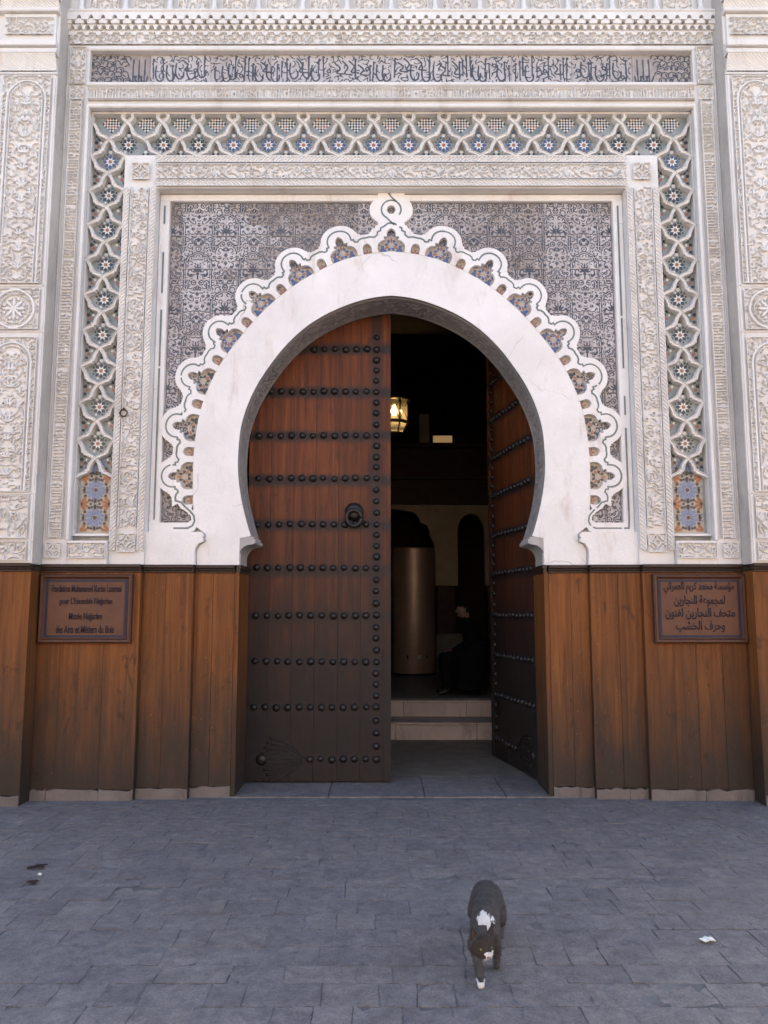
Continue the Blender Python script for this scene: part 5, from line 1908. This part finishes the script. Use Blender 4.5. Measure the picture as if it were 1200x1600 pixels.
def person():
    v, e, r = [], [], []
    def add(p, rad, par=None):
        v.append(p); r.append(rad)
        if par is not None: e.append((par, len(v) - 1))
        return len(v) - 1
    Y = 4.45
    pel = add((1.24, Y, 0.97), (0.19, 0.165))
    wai = add((1.225, Y, 1.12), (0.185, 0.16), pel)
    che = add((1.185, Y, 1.28), (0.19, 0.15), wai)
    upp = add((1.135, Y, 1.40), (0.13, 0.10), che)
    nec = add((1.095, Y, 1.475), 0.056, upp)
    jaw = add((1.055, Y, 1.528), (0.078, 0.082), nec)
    sku = add((1.048, Y, 1.600), (0.094, 0.112), jaw)
    top = add((1.058, Y, 1.662), (0.070, 0.080), sku)
    hands = []
    for s in (-1, 1):
        sh = add((1.145, Y + s * 0.165, 1.375), 0.075, upp)
        el = add((1.12, Y + s * 0.235, 1.115), 0.056, sh)
        wr = add((0.915, Y + s * 0.12, 1.015), 0.036, el)
        ha = add((0.855, Y + s * 0.085, 1.005), (0.040, 0.022), wr)
        hands.append((Vector((0.845, Y + s * 0.08, 1.005)), s))
        hi = add((1.13, Y + s * 0.10, 0.95), 0.105, pel)
        kn = add((0.76, Y + s * 0.125, 0.945), 0.100, hi)
        cf = add((0.80, Y + s * 0.125, 0.72), 0.080, kn)
        an = add((0.815, Y + s * 0.12, 0.52), 0.065, cf)
        he = add((0.800, Y + s * 0.12, 0.462), 0.042, an)
        add((0.665, Y + s * 0.13, 0.448), (0.042, 0.030), he)
    body = skin('body', v, e, r, 0, 2)
    items = []
    SK, COAT, HAIR, SHOE = 0, 1, 2, 3
    def col(c):
        x, y, z = c
        if z > 1.488 and x < 1.14:
            if z > 1.625 + (1.03 - x) * 0.25 or x > 1.085 + (z - 1.6) * 0.2 and z > 1.55:
                return HAIR
            return SK
        if x < 0.90 and 0.97 < z < 1.06 and abs(y - Y) < 0.14 and x > 0.79 and z > 0.985 and abs(y - Y) > 0.03 and x < 0.885:
            return SK
        if z < 0.505: return SHOE
        return COAT
    items.append((body, col))
    # fingers
    for c, s in hands:
        for k in range(5):
            yy = (k - 2) * 0.017
            L = (0.045, 0.062, 0.068, 0.064, 0.05)[k]
            if k == (0 if s > 0 else 4):
                fv = [(c.x + 0.02, c.y + yy * 0.8, c.z), (c.x + 0.0, c.y + yy * 1.8, c.z - 0.012), (c.x - 0.02, c.y + yy * 1.9, c.z - 0.030)]
            else:
                fv = [(c.x, c.y + yy, c.z), (c.x - L * 0.6, c.y + yy * 1.1, c.z + 0.002), (c.x - L, c.y + yy * 1.1, c.z - 0.026)]
            items.append((skin('finger', fv, [(0, 1), (1, 2)], [0.009, 0.0085, 0.007], 0, 1), SK))
    # nose, brow, ears, chin
    def blob(c, rx, ry, rz, mi):
        vv, ff = [], []
        for j in range(7):
            ph = math.pi * j / 6
            for i in range(8):
                a = math.tau * i / 8
                vv.append((c[0] + rx * math.sin(ph) * math.cos(a), c[1] + ry * math.sin(ph) * math.sin(a), c[2] + rz * math.cos(ph)))
        for j in range(6):
            for i in range(8):
                k = (i + 1) % 8
                ff.append((j * 8 + i, (j + 1) * 8 + i, (j + 1) * 8 + k, j * 8 + k))
        items.append(((vv, ff), mi))
    blob((0.966, Y, 1.572), 0.024, 0.013, 0.022, SK)
    blob((0.982, Y, 1.602), 0.016, 0.045, 0.012, SK)
    blob((0.996, Y, 1.515), 0.026, 0.030, 0.020, SK)
    blob((0.984, Y, 1.542), 0.014, 0.022, 0.007, SK)
    for s in (-1, 1):
        blob((1.055, Y + s * 0.083, 1.575), 0.018, 0.010, 0.030, SK)
        blob((0.978, Y + s * 0.030, 1.588), 0.008, 0.010, 0.006, HAIR)
    mats = [simple('skin', (0.24, 0.14, 0.10), (0.20, 0.115, 0.08), 20, 0.6), simple('black_coat', (0.005, 0.005, 0.006), (0.008, 0.0075, 0.0075), 15, 0.95, spec=0.1), simple('dark_hair', (0.012, 0.010, 0.009), (0.02, 0.017, 0.015), 60, 0.7), simple('black_shoe', (0.012, 0.011, 0.010), (0.02, 0.018, 0.016), 20, 0.4)]
    me = join_meshes('person', items, mats)
    o = link('person', me, None, (0, 0, 0), label='seated person in black coat leaning forward inside the doorway', category='person')
    # skirts of the long coat hanging over the stool
    cv, cf = [], []
    rings = [(1.235, 0.185, 0.19, 1.16), (1.20, 0.215, 0.225, 1.02), (1.15, 0.265, 0.25, 0.90), (1.12, 0.275, 0.265, 0.74), (1.11, 0.270, 0.27, 0.58), (1.10, 0.262, 0.27, 0.50)]
    nn = 36
    for i, (cx, rx, ry, z) in enumerate(rings):
        for k in range(nn):
            a = math.tau * k / nn
            q = 1 + 0.035 * i / 5 * math.sin(9 * a + 0.6 * i)
            cv.append((cx + rx * q * math.cos(a), Y + ry * q * math.sin(a), z + 0.012 * math.sin(5 * a) * (i > 3)))
    for i in range(len(rings) - 1):
        for k in range(nn):
            j = (k + 1) % nn
            cf.append((i * nn + k, (i + 1) * nn + k, (i + 1) * nn + j, i * nn + j))
    link('coat_skirt', mk('coat_skirt', cv, cf, mats[1], None, True), o)
    st = link('stool', None, loc=(1.20, 4.45, 0.416), label='dark wooden stool half hidden under the black coat', category='stool')
    MB().lathe([(0.0, 0.40), (0.16, 0.40), (0.17, 0.42), (0.16, 0.445), (0.0, 0.447)], n=20).build('seat', MOULD, st)
    for k in range(4):
        a = k * math.pi / 2 + 0.785
        MB().tube([(0.10 * math.cos(a), 0.10 * math.sin(a), 0.40), (0.13 * math.cos(a), 0.13 * math.sin(a), 0.0)], 0.018, 8).build('leg', MOULD, st)
person()

# ================================================================= LITTER
def scrap(name, loc, size, seed, mat, label, cat_, grp=None):
    rnd = random.Random(seed)
    n = 11; sx, sy = size
    vt, vb = [], []
    for k in range(n):
        a = math.tau * k / n; q = rnd.uniform(0.55, 1.0)
        vt.append((sx / 2 * q * math.cos(a), sy / 2 * q * math.sin(a), 0.006 + rnd.uniform(0, 0.014)))
    vb = [(x, y, z - 0.003) for x, y, z in vt]
    v = vt + vb + [(0, 0, 0.020), (0, 0, 0.004)]
    f = []
    for k in range(n):
        j = (k + 1) % n
        f += [(k, j, 2 * n), (n + j, n + k, 2 * n + 1), (k, n + k, n + j, j)]
    o = link(name, mk(name, v, f, mat), None, loc, (0, 0, rnd.uniform(-0.3, 0.3)), label=label, category=cat_)
    if grp: o['group'] = grp
    return o
DK = simple('dark_litter', (0.018, 0.012, 0.014), (0.03, 0.02, 0.022), 40, 0.8)
WP = simple('white_paper', (0.75, 0.74, 0.66), (0.66, 0.66, 0.58), 30, 0.8)
s1 = scrap('dark_scrap', (-2.222, -1.783, 0.001), (0.15, 0.07), 1, DK, 'larger dark scrap of litter lying on the paving', 'litter', 'dark scraps of litter')
s1.rotation_euler.z = 0.5
scrap('dark_scrap', (-2.134, -2.075, 0.001), (0.09, 0.06), 2, DK, 'smaller dark scrap of litter nearer the bottom edge', 'litter', 'dark scraps of litter')
scrap('paper_scrap', (1.503, -2.896, 0.001), (0.085, 0.075), 3, WP, 'crumpled white paper scrap on the paving away from the cat', 'paper', 'white paper scraps')
scrap('paper_scrap', (-2.147, -1.939, 0.001), (0.035, 0.03), 4, WP, 'tiny white crumb between two dark scraps of litter', 'paper', 'white paper scraps')
